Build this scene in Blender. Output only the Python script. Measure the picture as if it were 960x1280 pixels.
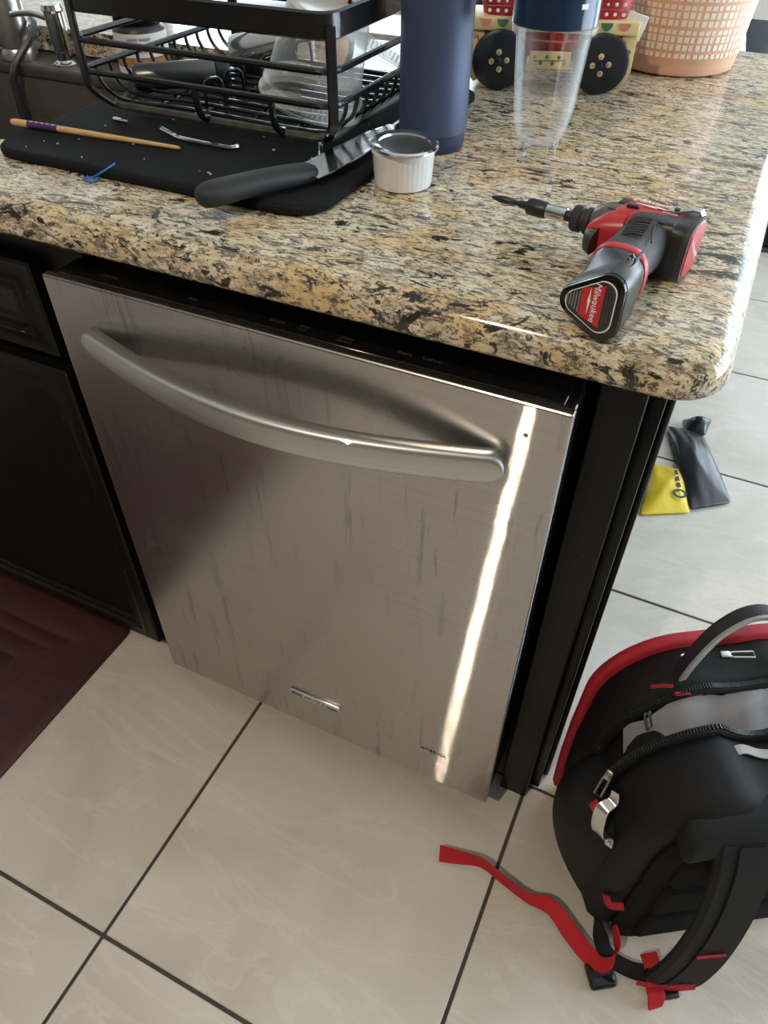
import bpy, bmesh, math, random
from mathutils import Vector, Matrix
random.seed(7)
S = bpy.context.scene
for o in list(bpy.data.objects): bpy.data.objects.remove(o)
COL = S.collection
PI = math.pi

# ------------------------------------------------------------------ camera
cam_d = bpy.data.cameras.new('camera'); cam = bpy.data.objects.new('camera', cam_d); COL.objects.link(cam)
right = Vector((0.902555, 0.430547, 0.004788)); down = Vector((0.302988, -0.627174, -0.717531)); fwd = Vector((-0.305928, 0.649062, -0.69651))
M3 = Matrix((right, -down, -fwd)).transposed()
cam.matrix_world = Matrix.Translation((0.66594, -0.52379, 1.20407)) @ M3.to_4x4()
cam_d.sensor_width = 36; cam_d.sensor_fit = 'AUTO'; cam_d.lens = 914.917 / 1280 * 36
cam_d.clip_start = 0.02
S.camera = cam

# ------------------------------------------------------------------ light
S.view_settings.view_transform = 'Standard'; S.view_settings.look = 'None'
S.view_settings.gamma = 1; S.view_settings.use_curve_mapping = False
S.view_settings.exposure = 0.12
W = bpy.data.worlds.new('World'); S.world = W; W.use_nodes = True
bg = W.node_tree.nodes['Background']; bg.inputs[0].default_value = (0.80, 0.90, 1.0, 1); bg.inputs[1].default_value = 1.0

def area(name, loc, rot, sx, sy, power, col):
    d = bpy.data.lights.new(name, 'AREA'); d.shape = 'RECTANGLE'; d.size = sx; d.size_y = sy; d.energy = power; d.color = col
    o = bpy.data.objects.new(name, d); COL.objects.link(o); o.location = loc; o.rotation_euler = rot
    return o
DAY = (0.74, 0.88, 1.0)
area('daylight_back_glass_door', (2.25, 4.12, 1.15), (-PI/2, 0, 0), 2.3, 2.1, 60, DAY)
area('daylight_back_window', (-2.0, 4.12, 1.6), (-PI/2, 0, 0), 2.2, 1.3, 50, DAY)
area('daylight_side_window', (3.52, 2.0, 1.25), (0, PI/2, 0), 2.05, 3.3, 165, DAY)
LAMPS = [(0.15, -1.6, 31, .032)]

# ------------------------------------------------------------------ materials
MATS = {}
def newmat(name):
    m = bpy.data.materials.new(name); m.use_nodes = True
    nt = m.node_tree; b = nt.nodes['Principled BSDF']; MATS[name] = m
    return m, nt, b
def N(nt, t, **k):
    n = nt.nodes.new(t)
    for a, v in k.items(): setattr(n, a, v)
    return n
def coord(nt, scale=(1, 1, 1), rot=(0, 0, 0), kind='Object'):
    tc = N(nt, 'ShaderNodeTexCoord'); mp = N(nt, 'ShaderNodeMapping')
    mp.inputs['Scale'].default_value = scale; mp.inputs['Rotation'].default_value = rot
    nt.links.new(tc.outputs[kind], mp.inputs[0]); return mp.outputs[0]
def noise(nt, vec, scale, detail=3, rough=.55, dist=0):
    n = N(nt, 'ShaderNodeTexNoise'); n.inputs['Scale'].default_value = scale; n.inputs['Detail'].default_value = detail
    n.inputs['Roughness'].default_value = rough; n.inputs['Distortion'].default_value = dist
    nt.links.new(vec, n.inputs['Vector']); return n.outputs['Fac']
def ramp(nt, fac, stops, interp='LINEAR'):
    r = N(nt, 'ShaderNodeValToRGB'); r.color_ramp.interpolation = interp
    while len(r.color_ramp.elements) < len(stops): r.color_ramp.elements.new(.5)
    for e, (p, c) in zip(r.color_ramp.elements, stops):
        e.position = p; e.color = (c[0], c[1], c[2], 1) if not isinstance(c, (int, float)) else (c, c, c, 1)
    nt.links.new(fac, r.inputs[0]); return r.outputs[0]
def mix(nt, fac, a, b, mode='MIX'):
    m = N(nt, 'ShaderNodeMix', data_type='RGBA', blend_type=mode)
    for i, v in ((0, fac), (6, a), (7, b)):
        if hasattr(v, 'links'): nt.links.new(v, m.inputs[i])
        else: m.inputs[i].default_value = v if isinstance(v, (int, float)) else (v[0], v[1], v[2], 1)
    return m.outputs[2]
def bump(nt, b, h, strength=.2, dist=.002):
    n = N(nt, 'ShaderNodeBump'); n.inputs['Strength'].default_value = strength; n.inputs['Distance'].default_value = dist
    nt.links.new(h, n.inputs['Height']); nt.links.new(n.outputs[0], b.inputs['Normal'])
def plain(name, col, rough=.5, metal=0, var=.12, vs=40, bmp=0, bs=300, coat=0, spec=.5):
    m, nt, b = newmat(name)
    v = coord(nt); f = noise(nt, v, vs, 4)
    c = ramp(nt, f, [(.25, tuple(x * (1 - var) for x in col)), (.75, tuple(min(1, x * (1 + var)) for x in col))])
    nt.links.new(c, b.inputs['Base Color']); b.inputs['Roughness'].default_value = rough; b.inputs['Metallic'].default_value = metal
    b.inputs['Coat Weight'].default_value = coat; b.inputs['Specular IOR Level'].default_value = spec
    if bmp: bump(nt, b, noise(nt, v, bs, 2), bmp, .001)
    return m
def clear(name, tint, opac, rough, diff=(.85, .87, .88)):
    m, nt, b = newmat(name)
    b.inputs['Base Color'].default_value = (*diff, 1); b.inputs['Roughness'].default_value = rough
    f = noise(nt, coord(nt), 25, 3)
    t = N(nt, 'ShaderNodeBsdfTransparent'); t.inputs[0].default_value = (*tint, 1)
    lw = N(nt, 'ShaderNodeLayerWeight'); lw.inputs[0].default_value = .35
    mx = N(nt, 'ShaderNodeMixShader'); a = N(nt, 'ShaderNodeMath', operation='MULTIPLY_ADD')
    nt.links.new(lw.outputs['Facing'], a.inputs[0]); a.inputs[1].default_value = .55 if opac > .02 else .42; 
    r = ramp(nt, f, [(.3, opac * .8), (.7, opac * 1.2)]); nt.links.new(r, a.inputs[2])
    nt.links.new(a.outputs[0], mx.inputs[0]); nt.links.new(t.outputs[0], mx.inputs[1]); nt.links.new(b.outputs[0], mx.inputs[2])
    nt.links.new(mx.outputs[0], nt.nodes['Material Output'].inputs[0]); return m

def mk_granite():
    m, nt, b = newmat('granite')
    v = coord(nt, (1, 2.6, 1.6), (0, 0, -.15)); v2 = coord(nt, (1, 1.9, 1.2), (.2, .1, -.1)); v3 = coord(nt, (1, 3.4, 2.0), (0, .05, -.22))
    base = ramp(nt, noise(nt, v, 30, 6, .65, .7), [(.30, (.36, .31, .23)), (.42, (.60, .49, .33)), (.52, (.74, .64, .46)), (.62, (.74, .69, .56)), (.76, (.46, .45, .40))])
    gold = ramp(nt, noise(nt, v2, 13, 4, .55, .5), [(.50, 0), (.62, .8)])
    c = mix(nt, gold, base, (.70, .49, .22))
    brown = ramp(nt, noise(nt, v2, 40, 5, .65, 1.0), [(.57, 0), (.64, .85)])
    c = mix(nt, brown, c, (.42, .27, .13))
    wht = ramp(nt, noise(nt, v3, 70, 5, .62, .5), [(.57, 0), (.68, .8)])
    c = mix(nt, wht, c, (.84, .79, .67))
    grey = ramp(nt, noise(nt, v3, 42, 6, .7, 1.0), [(.53, 0), (.585, .9)])
    c = mix(nt, grey, c, (.20, .18, .145))
    fine = ramp(nt, noise(nt, v3, 110, 5, .68, .8), [(.535, 0), (.59, .9)])
    c = mix(nt, fine, c, (.075, .066, .058))
    big = ramp(nt, noise(nt, v2, 15, 6, .7, 1.2), [(.60, 0), (.635, 1)]); c = mix(nt, big, c, (.035, .03, .028))
    blk = ramp(nt, noise(nt, v, 27, 7, .7, 1.6), [(.555, 0), (.59, 1)])
    c = mix(nt, blk, c, (.028, .025, .025))
    sp = ramp(nt, noise(nt, v2, 160, 4, .65), [(.58, 0), (.65, .8)])
    c = mix(nt, sp, c, (.05, .042, .037))
    nt.links.new(c, b.inputs['Base Color'])
    b.inputs['Roughness'].default_value = .14; b.inputs['Specular IOR Level'].default_value = .5
    return m
GRANITE = mk_granite()

def mk_steel(name, col=(.475, .455, .44), smudge=True, spread=1.5, w=.075, r0=.21):
    # horizontally brushed steel: one smooth lobe and one lobe whose grooves tilt the normal up and down
    m, nt, b = newmat(name)
    tc = N(nt, 'ShaderNodeTexCoord'); sep = N(nt, 'ShaderNodeSeparateXYZ'); nt.links.new(tc.outputs['Object'], sep.inputs[0])
    v = coord(nt, (55, 55, 4.5)); dr = noise(nt, v, 1, 6, .68, .35)
    am = ramp(nt, noise(nt, coord(nt, (4, 4, 4)), 1, 3, .5), [(.40, 0), (.58, 1)])
    v2 = coord(nt, (5, 5, 3)); bl = noise(nt, v2, 1, 4, .6, .5)
    v3 = coord(nt, (3, 3, 700)); gr = noise(nt, v3, 1, 2)
    dirt = mix(nt, am, (1, 1, 1), ramp(nt, dr, [(.565, 1.0), (.63, .70)]))
    spot = ramp(nt, noise(nt, coord(nt, (1, 1, 1)), 55, 3, .6), [(.71, 1.0), (.74, 1.10)])
    g = ramp(nt, gr, [(.3, .92), (.7, 1.04)])
    c = mix(nt, 1.0, col, dirt, 'MULTIPLY') if smudge else mix(nt, 0, col, col)
    c = mix(nt, 1.0, c, g, 'MULTIPLY'); c = mix(nt, 1.0, c, spot, 'MULTIPLY')
    b.inputs['Metallic'].default_value = 1
    nt.links.new(c, b.inputs['Base Color'])
    nt.links.new(ramp(nt, bl, [(.3, r0), (.7, r0 + .10)]), b.inputs['Roughness'])
    # grooves
    wn = []
    for k in range(3):
        a = N(nt, 'ShaderNodeMath', operation='MULTIPLY_ADD'); nt.links.new(sep.outputs[2], a.inputs[0]); a.inputs[1].default_value = 91357.0 + 7717 * k; a.inputs[2].default_value = 3.7 * k
        x = N(nt, 'ShaderNodeTexWhiteNoise', noise_dimensions='1D'); nt.links.new(a.outputs[0], x.inputs['W']); wn.append(x.outputs['Value'])
    s1 = N(nt, 'ShaderNodeMath', operation='ADD'); nt.links.new(wn[0], s1.inputs[0]); nt.links.new(wn[1], s1.inputs[1])
    s2 = N(nt, 'ShaderNodeMath', operation='ADD'); nt.links.new(s1.outputs[0], s2.inputs[0]); nt.links.new(wn[2], s2.inputs[1])
    s3 = N(nt, 'ShaderNodeMath', operation='MULTIPLY_ADD'); nt.links.new(s2.outputs[0], s3.inputs[0]); s3.inputs[1].default_value = spread * .55; s3.inputs[2].default_value = -.22
    cx = N(nt, 'ShaderNodeCombineXYZ'); nt.links.new(s3.outputs[0], cx.inputs[2])
    geo = N(nt, 'ShaderNodeNewGeometry'); ad = N(nt, 'ShaderNodeVectorMath', operation='ADD'); nt.links.new(geo.outputs['Normal'], ad.inputs[0]); nt.links.new(cx.outputs[0], ad.inputs[1])
    nz = N(nt, 'ShaderNodeVectorMath', operation='NORMALIZE'); nt.links.new(ad.outputs[0], nz.inputs[0])
    b2 = N(nt, 'ShaderNodeBsdfPrincipled'); b2.inputs['Metallic'].default_value = 1; b2.inputs['Roughness'].default_value = .03
    nt.links.new(c, b2.inputs['Base Color']); nt.links.new(nz.outputs[0], b2.inputs['Normal'])
    mx = N(nt, 'ShaderNodeMixShader'); mx.inputs[0].default_value = w
    nt.links.new(b.outputs[0], mx.inputs[1]); nt.links.new(b2.outputs[0], mx.inputs[2])
    nt.links.new(mx.outputs[0], nt.nodes['Material Output'].inputs[0])
    return m
STEEL = mk_steel('brushed_steel'); HSTEEL = mk_steel('handle_steel', (.62, .61, .59), False, .6, .25, .36)

def mk_tile():
    m, nt, b = newmat('porcelain_tile')
    oi = N(nt, 'ShaderNodeObjectInfo'); tc = N(nt, 'ShaderNodeTexCoord')
    ad = N(nt, 'ShaderNodeVectorMath', operation='MULTIPLY_ADD')
    cb = N(nt, 'ShaderNodeCombineXYZ')
    for i in range(3): nt.links.new(oi.outputs['Random'], cb.inputs[i])
    nt.links.new(cb.outputs[0], ad.inputs[0]); ad.inputs[1].default_value = (17, 31, 11); nt.links.new(tc.outputs['Object'], ad.inputs[2])
    v = ad.outputs[0]
    cl = ramp(nt, noise(nt, v, 3.2, 5, .6, .8), [(.25, (.47, .42, .355)), (.5, (.565, .515, .445)), (.75, (.64, .595, .53))])
    mp = N(nt, 'ShaderNodeMapping'); mp.inputs['Rotation'].default_value = (0, 0, .7); mp.inputs['Scale'].default_value = (1, 3.5, 1); nt.links.new(v, mp.inputs[0])
    vn = noise(nt, mp.outputs[0], 2.2, 6, .62, 1.2)
    vein = ramp(nt, vn, [(.475, 0), (.5, .28), (.525, 0)])
    c = mix(nt, vein, cl, (.72, .68, .61))
    fine = ramp(nt, noise(nt, v, 420, 2), [(.3, .97), (.7, 1.03)])
    c = mix(nt, 1, c, fine, 'MULTIPLY')
    nt.links.new(c, b.inputs['Base Color']); b.inputs['Roughness'].default_value = .45; b.inputs['Specular IOR Level'].default_value = .35
    return m
TILE = mk_tile()
GROUT = plain('grout', (.055, .048, .04), .9, var=.2)
def mk_black():
    m, nt, b = newmat('black_painted_wood')
    v = coord(nt); c = ramp(nt, noise(nt, coord(nt, (8, 8, 1)), 6, 4), [(.3, (.0045, .0042, .004)), (.7, (.008, .0074, .007))])
    chip = ramp(nt, noise(nt, v, 70, 3, .7), [(.725, 0), (.745, .6)])
    c = mix(nt, chip, c, (.35, .28, .22)); nt.links.new(c, b.inputs['Base Color'])
    nt.links.new(ramp(nt, noise(nt, v, 12, 4), [(.3, .28), (.7, .42)]), b.inputs['Roughness']); b.inputs['Specular IOR Level'].default_value = .22; return m
BLACKW = mk_black()
BLACKP = plain('black_plastic', (.012, .012, .013), .32)
GLOSSB = plain('gloss_black', (.006, .006, .007), .15)
WIRE = plain('black_coated_wire', (.008, .008, .009), .25, var=.2, coat=.3)
WIRERUST = plain('worn_wire', (.05, .045, .04), .5, var=.5, vs=90)
CHROME = plain('chrome', (.75, .75, .76), .12, 1)
NICKEL = plain('brushed_nickel', (.62, .60, .57), .3, 1)
SINKM = plain('bronze_composite', (.075, .068, .06), .42, .0, .25, 60)
def mk_weave(name, col, sc=260, st=.6, rough=.9):
    m, nt, b = newmat(name); v = coord(nt)
    w1 = N(nt, 'ShaderNodeTexWave', bands_direction='X'); w1.inputs['Scale'].default_value = sc; nt.links.new(v, w1.inputs[0])
    w2 = N(nt, 'ShaderNodeTexWave', bands_direction='Y'); w2.inputs['Scale'].default_value = sc; nt.links.new(v, w2.inputs[0])
    w3 = N(nt, 'ShaderNodeTexWave', bands_direction='Z'); w3.inputs['Scale'].default_value = sc; nt.links.new(v, w3.inputs[0])
    h = mix(nt, 1, mix(nt, 1, w1.outputs[1], w2.outputs[1], 'MULTIPLY'), w3.outputs[1], 'ADD') if False else mix(nt, .5, w1.outputs[1], w2.outputs[1])
    h = mix(nt, .33, h, w3.outputs[1])
    f = noise(nt, v, 18, 4)
    c = ramp(nt, f, [(.25, tuple(x * .8 for x in col)), (.75, tuple(x * 1.2 for x in col))])
    nt.links.new(c, b.inputs['Base Color']); b.inputs['Roughness'].default_value = rough; b.inputs['Specular IOR Level'].default_value = .25; bump(nt, b, h, st, .001); return m
MATBLK = mk_weave('black_waffle_microfibre', (.006, .0066, .0085), 140, .9)
NYLON = mk_weave('black_nylon', (.0075, .0075, .0085), 420, .35, .62)
NYLON2 = mk_weave('charcoal_nylon', (.03, .031, .036), 420, .3, .55)
MESHG = mk_weave('grey_mesh_lining', (.30, .29, .31), 300, .6, .7)
PADM = mk_weave('padded_back_mesh', (.005, .005, .006), 230, .8, .9)
WEBRED = mk_weave('red_webbing', (.50, .018, .028), 500, .4, .6)
REDF = mk_weave('red_fabric', (.42, .022, .035), 420, .3, .55)
WEBGREY = mk_weave('grey_webbing', (.36, .36, .34), 500, .3, .6)
def mk_vinyl():
    m, nt, b = newmat('burgundy_vinyl'); v = coord(nt)
    c = ramp(nt, noise(nt, coord(nt, (1, 5, 1)), 9, 5), [(.3, (.045, .0145, .0145)), (.7, (.068, .022, .021))])
    d = ramp(nt, noise(nt, v, 85, 3, .7), [(.75, 0), (.78, .5)]); c = mix(nt, d, c, (.3, .22, .2))
    nt.links.new(c, b.inputs['Base Color']); b.inputs['Roughness'].default_value = .42; bump(nt, b, noise(nt, v, 260, 3), .15, .001); return m
VINYL = mk_vinyl()
NAVY = plain('navy_powder_coat', (.052, .075, .145), .45, .2, .1, 300, .2, 900)
NAVYP = plain('navy_gloss_plastic', (.012, .030, .075), .16)
NAVYD = plain('navy_base_ring', (.018, .032, .075), .5)
PLASTIC = clear('frosted_plastic', (.96, .97, .97), .22, .3)
ACRYL = clear('clear_acrylic', (.99, .99, .985), .0, .06)
GLASSW = clear('window_glass', (.98, .99, .99), .03, .05)
WHITEC = plain('white_ceramic', (.80, .80, .80), .18, coat=.3, var=.03)
REDP = plain('red_tool_plastic', (.50, .022, .030), .34, var=.08)
GREYT = plain('smoked_nose', (.12, .11, .095), .3, .2, .2)
RUBBER = plain('black_rubber', (.022, .022, .024), .6, bmp=.4, bs=700)
RUBBERG = plain('charcoal_rubber', (.040, .040, .043), .55, bmp=.3, bs=600)
TOOLBLK = plain('tool_black', (.016, .017, .019), .4)
BATT = plain('battery_black', (.018, .019, .021), .28)
PRINTW = plain('white_print', (.82, .82, .80), .5, var=.03)
PRINTG = plain('grey_print', (.20, .20, .21), .5, var=.03)
PRINTD = plain('dark_print', (.03, .03, .03), .5)
PRINTF = plain('faint_print', (.055, .055, .06), .5)
WOOD = plain('bamboo', (.62, .40, .17), .5, var=.15, vs=60)
PURPLE = plain('purple_lacquer', (.085, .03, .13), .35, var=.2)
BLUER = plain('blue_rubber', (.03, .16, .50), .5)
BLADE = plain('blade_steel', (.62, .63, .64), .14, 1, .1, 30)
HANDLEB = plain('knife_handle', (.017, .017, .018), .6, bmp=.2, bs=900)
TERRA = plain('terracotta', (.76, .44, .29), .6, var=.08)
CHECK = plain('cream_checks', (.88, .79, .67), .6, var=.05)
YELLOW = plain('yellow_plastic', (.72, .52, .02), .35, var=.06)
FILMB = plain('black_film', (.03, .031, .034), .25, var=.2, bmp=.5, bs=30)
CREAM = plain('cream_paint', (.70, .56, .27), .45, var=.08)
FOLKR = plain('folk_red', (.38, .022, .03), .4, var=.1)
FOLKG = plain('folk_green', (.05, .17, .08), .5)
FOLKP = plain('folk_rose', (.62, .24, .18), .5)
WHEELB = plain('wheel_black', (.012, .016, .024), .38)
WALLM = plain('wall_paint', (.58, .55, .50), .9, var=.03)
WALLD = plain('unseen_dark_wall', (.10, .075, .055), .5, var=.2)  # invented dark finish for the unseen front wall, dims reflections in the steel
CEILM = plain('ceiling_paint', (.70, .69, .66), .9, var=.02)
WHITEP = plain('white_paint', (.78, .78, .77), .5, var=.02)
PAPER = plain('paper_white', (.78, .77, .74), .8, var=.04)
ORANGE = plain('orange_plastic', (.72, .20, .05), .4)
BLUEPK = plain('blue_packet', (.07, .11, .30), .35, var=.3, vs=70)
MAROON = plain('maroon_cloth', (.20, .02, .06), .8)
NAVYL = plain('dark_navy_leather', (.012, .017, .028), .65, var=.2, spec=.25)
CLOTHB = plain('pale_blue_cloth', (.55, .66, .74), .85)
AMBER = plain('amber_print', (.40, .20, .06), .4, var=.6, vs=120)
DGREY = plain('dark_grey_steel', (.10, .10, .105), .3, .6)
CRUMB = plain('crumb', (.55, .52, .45), .8)
def emis(name, col, st):
    m, nt, b = newmat(name); b.inputs['Emission Color'].default_value = (*col, 1); b.inputs['Emission Strength'].default_value = st; return m
LAMPM = emis('lamp_diffuser', (1, .88, .72), 6)

# ------------------------------------------------------------------ mesh helpers
def link(name, me, m, parent=None, smooth=True):
    o = bpy.data.objects.new(name, me); COL.objects.link(o)
    if m: me.materials.append(m)
    if smooth:
        me.shade_smooth()
        try: me.set_sharp_from_angle(angle=math.radians(40))
        except Exception: pass
    if parent: o.parent = parent
    return o
def fin(name, bm, m, parent=None, smooth=True, recalc=True):
    if recalc: bmesh.ops.recalc_face_normals(bm, faces=bm.faces)
    me = bpy.data.meshes.new(name); bm.to_mesh(me); bm.free(); return link(name, me, m, parent, smooth)
def tag(o, label, cat, group=None, kind=None):
    o['label'] = label; o['category'] = cat
    if group: o['group'] = group
    if kind: o['kind'] = kind
    return o
def thing(name, loc, rz, label, cat, group=None):
    o = bpy.data.objects.new(name, None); COL.objects.link(o); o.location = loc; o.rotation_euler = (0, 0, rz); o.empty_display_size = .05
    return tag(o, label, cat, group)
def struct(o): o['kind'] = 'structure'; return o
def addbox(bm, x0, x1, y0, y1, z0, z1, bev=0, seg=2, mtx=None):
    t = bmesh.new(); bmesh.ops.create_cube(t, size=1)
    for v in t.verts: v.co = Vector(((x0+x1)/2 + v.co.x*(x1-x0), (y0+y1)/2 + v.co.y*(y1-y0), (z0+z1)/2 + v.co.z*(z1-z0)))
    if bev: bmesh.ops.bevel(t, geom=t.edges[:], offset=bev, segments=seg, profile=.5, affect='EDGES')
    if mtx: t.transform(mtx)
    me = bpy.data.meshes.new('t'); t.to_mesh(me); t.free(); bm.from_mesh(me); bpy.data.meshes.remove(me)
def box(name, x0, x1, y0, y1, z0, z1, m, parent=None, bev=0, seg=2, mtx=None):
    bm = bmesh.new(); addbox(bm, x0, x1, y0, y1, z0, z1, bev, seg, mtx); return fin(name, bm, m, parent)
def addloft(bm, rings, close=True, caps=True):
    R = [[bm.verts.new(p) for p in r] for r in rings]
    n = len(R[0])
    for a, b in zip(R, R[1:]):
        for i in range(n if close else n - 1):
            j = (i + 1) % n; bm.faces.new((a[i], a[j], b[j], b[i]))
    if caps:
        bm.faces.new(R[0][::-1]); bm.faces.new(R[-1])
def loft(name, rings, m, parent=None, close=True, caps=True):
    bm = bmesh.new(); addloft(bm, rings, close, caps); return fin(name, bm, m, parent)
def lathe(name, prof, m, parent=None, n=40, loc=(0, 0, 0), mtx=None, caps=False, wob=None):
    rings = []
    for r, z in prof:
        rings.append([Vector(((r * (wob(a, z) if wob else 1)) * math.cos(a), (r * (wob(a, z) if wob else 1)) * math.sin(a), z)) for a in [2*PI*k/n for k in range(n)]])
    T = (mtx or Matrix()); L = Vector(loc)
    rings = [[T @ p + L for p in r] for r in rings]
    return loft(name, rings, m, parent, True, caps)
def frames(path):
    pts = [Vector(p) for p in path]; out = []; up = None
    for i, p in enumerate(pts):
        t = (pts[min(i+1, len(pts)-1)] - pts[max(i-1, 0)]).normalized()
        if up is None: up = Vector((0, 0, 1)) if abs(t.z) < .9 else Vector((1, 0, 0))
        s = t.cross(up).normalized(); up = s.cross(t).normalized(); out.append((p, s, up))
    return out
def addtube(bm, path, r, n=8, cyc=False):
    rr = r if isinstance(r, (list, tuple)) else [r] * len(path)
    addloft(bm, [[p + (s * math.cos(a) + u * math.sin(a)) * q for a in [2*PI*k/n for k in range(n)]] for (p, s, u), q in zip(frames(path), rr)])
def tube(name, path, r, m, parent=None, n=8):
    bm = bmesh.new(); addtube(bm, path, r, n); return fin(name, bm, m, parent)
def spline(pts, n=8):
    P = [Vector(p) for p in pts]; out = []
    for i in range(len(P) - 1):
        a, b, c, d = P[max(i-1, 0)], P[i], P[i+1], P[min(i+2, len(P)-1)]
        for k in range(n):
            t = k / n
            out.append(.5 * ((2*b) + (c-a)*t + (2*a-5*b+4*c-d)*t*t + (3*b-a-3*c+d)*t**3))
    out.append(P[-1]); return out
def ribbon(name, pts, side, w, th, m, parent=None, n=8, taper=None):
    # a flat strap: pts centre line, side = width direction at each point (list or one)
    P = spline(pts, n); sd = [Vector(s) for s in side] if isinstance(side, list) else [Vector(side)] * len(pts)
    SD = spline(sd, n); rings = []
    for i, p in enumerate(P):
        t = (P[min(i+1, len(P)-1)] - P[max(i-1, 0)]).normalized(); s = SD[i]; s = (s - t * s.dot(t)).normalized(); nn = t.cross(s).normalized()
        ww = w * (taper(i / (len(P)-1)) if taper else 1) / 2; h = th / 2; c = min(h * .7, ww * .3)
        rings.append([p + s*a + nn*b for a, b in ((-ww, -h+c), (-ww+c, -h), (ww-c, -h), (ww, -h+c), (ww, h-c), (ww-c, h), (-ww+c, h), (-ww, h-c))])
    return loft(name, rings, m, parent)
def extrude(name, poly, z0, z1, m, parent=None, bev=0, mtx=None):
    bm = bmesh.new(); vs = [bm.verts.new((p[0], p[1], z0)) for p in poly]; f = bm.faces.new(vs)
    r = bmesh.ops.extrude_face_region(bm, geom=[f]); bmesh.ops.translate(bm, vec=(0, 0, z1 - z0), verts=[e for e in r['geom'] if isinstance(e, bmesh.types.BMVert)])
    bmesh.ops.recalc_face_normals(bm, faces=bm.faces)
    if bev:
        es = [e for e in bm.edges if abs(e.verts[0].co.z - e.verts[1].co.z) < 1e-6]
        bmesh.ops.bevel(bm, geom=es, offset=bev, segments=2, profile=.5, affect='EDGES')
    if mtx: bm.transform(mtx)
    return fin(name, bm, m, parent)
def rrect(x0, x1, y0, y1, r, n=6):
    out = []
    for cx, cy, a0 in ((x1-r, y1-r, 0), (x0+r, y1-r, 90), (x0+r, y0+r, 180), (x1-r, y0+r, 270)):
        for k in range(n + 1):
            a = math.radians(a0 + 90 * k / n); out.append((cx + r*math.cos(a), cy + r*math.sin(a)))
    return out
def text(name, body, size, m, parent, mtx, align='CENTER', ext=.00015, shear=0, sp=1):
    cu = bpy.data.curves.new('t', 'FONT'); cu.body = body; cu.size = size; cu.align_x = align; cu.align_y = 'CENTER'; cu.extrude = ext; cu.shear = shear; cu.space_character = sp; cu.resolution_u = 2
    t = bpy.data.objects.new('t', cu); COL.objects.link(t)
    me = bpy.data.meshes.new_from_object(t.evaluated_get(bpy.context.evaluated_depsgraph_get())); bpy.data.objects.remove(t); bpy.data.curves.remove(cu)
    me.transform(mtx); me.materials.clear(); return link(name, me, m, parent, False)
def mtx_axes(o, x, y):
    x = Vector(x).normalized(); y = Vector(y); y = (y - x * y.dot(x)).normalized(); z = x.cross(y)
    return Matrix.Translation(o) @ Matrix((x, y, z)).transposed().to_4x4()
def cpy(o, parent, loc=None, rot=None):
    c = o.copy(); COL.objects.link(c); c.parent = parent
    if loc: c.location = loc
    if rot: c.rotation_euler = rot
    return c

# ================================================================== THE ROOM
PX, XA, YC = 0.494, 0.1498, -0.3927
RX0, RX1, RY0, RY1, RH = -3.3, 3.6, -2.7, 4.2, 2.7
fl = struct(box('floor', RX0 - .2, RX1 + .2, RY0 - .3, RY1 + .2, -.06, -.0025, GROUT))
tb = bmesh.new(); addbox(tb, .0028, PX - .0028, .0028, PX - .0028, -.012, 0, .0012, 1)
tm = bpy.data.meshes.new('tile'); tb.to_mesh(tm); tb.free(); tm.materials.append(TILE)
for i in range(-7, 7):
    for j in range(-5, 9):
        x, y = XA + i*PX, YC + j*PX
        if x < RX0 - .3 or x + PX > RX1 + .3 or y < RY0 - .3 or y + PX > RY1 + .3: continue
        o = bpy.data.objects.new('tile', tm); COL.objects.link(o); o.parent = fl; o.location = (x, y, 0)
struct(box('ceiling', RX0 - .25, RX1 + .25, RY0 - .35, RY1 + .25, RH, RH + .08, CEILM))
struct(box('wall_left', RX0 - .25, RX0 - .13, RY0 - .35, RY1 + .25, -.06, RH, WALLM))
struct(box('wall_front', RX0 - .13, RX1 + .13, RY0 - .35, RY0 - .22, -.06, RH, WALLD))
def wall_holes(name, axis, pos, a0, a1, holes):
    bm = bmesh.new(); t = .1
    def add(u0, u1, z0, z1):
        if axis == 'y': addbox(bm, u0, u1, pos, pos + t, z0, z1)
        else: addbox(bm, pos, pos + t, u0, u1, z0, z1)
    u = a0
    for h0, h1, z0, z1 in holes:
        add(u, h0, -.06, RH); add(h0, h1, z1, RH)
        if z0 > 0: add(h0, h1, -.06, z0)
        u = h1
    add(u, a1, -.06, RH); struct(fin(name, bm, WALLM, smooth=False))
YB, XR = RY1 + .15, RX1 + .15
wall_holes('wall_back', 'y', YB, RX0 - .13, XR, [(-3.1, -.9, .95, 2.25), (1.05, 3.45, 0, 2.2)])
wall_holes('wall_right', 'x', XR, RY0 - .35, RY1 + .25, [(.3, 3.7, .2, 2.3)])
def window(name, axis, pos, u0, u1, z0, z1, nm):
    bm = bmesh.new(); w = .06
    def add(b, a, c, d, e, t0=.02, t1=.08):
        if axis == 'y': addbox(b, a, c, pos + t0, pos + t1, d, e, .004, 1)
        else: addbox(b, pos + t0, pos + t1, a, c, d, e, .004, 1)
    add(bm, u0, u1, z1 - w, z1); add(bm, u0, u1, z0, z0 + w); add(bm, u0, u0 + w, z0 + w, z1 - w); add(bm, u1 - w, u1, z0 + w, z1 - w)
    for k in range(1, nm): c = u0 + (u1 - u0)*k/nm; add(bm, c - w/2, c + w/2, z0 + w, z1 - w)
    o = struct(fin(name, bm, WHITEP))
    for k in range(nm):
        g = bmesh.new(); add(g, u0 + (u1-u0)*k/nm + w*.7, u0 + (u1-u0)*(k+1)/nm - w*.7, z0 + w, z1 - w, .045, .051); fin('pane', g, GLASSW, o)
window('window_1', 'y', YB, -3.1, -.9, .95, 2.25, 2)
window('door_1', 'y', YB, 1.05, 3.45, 0, 2.2, 2)
window('window_2', 'x', XR, .3, 3.7, .2, 2.3, 3)
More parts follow.
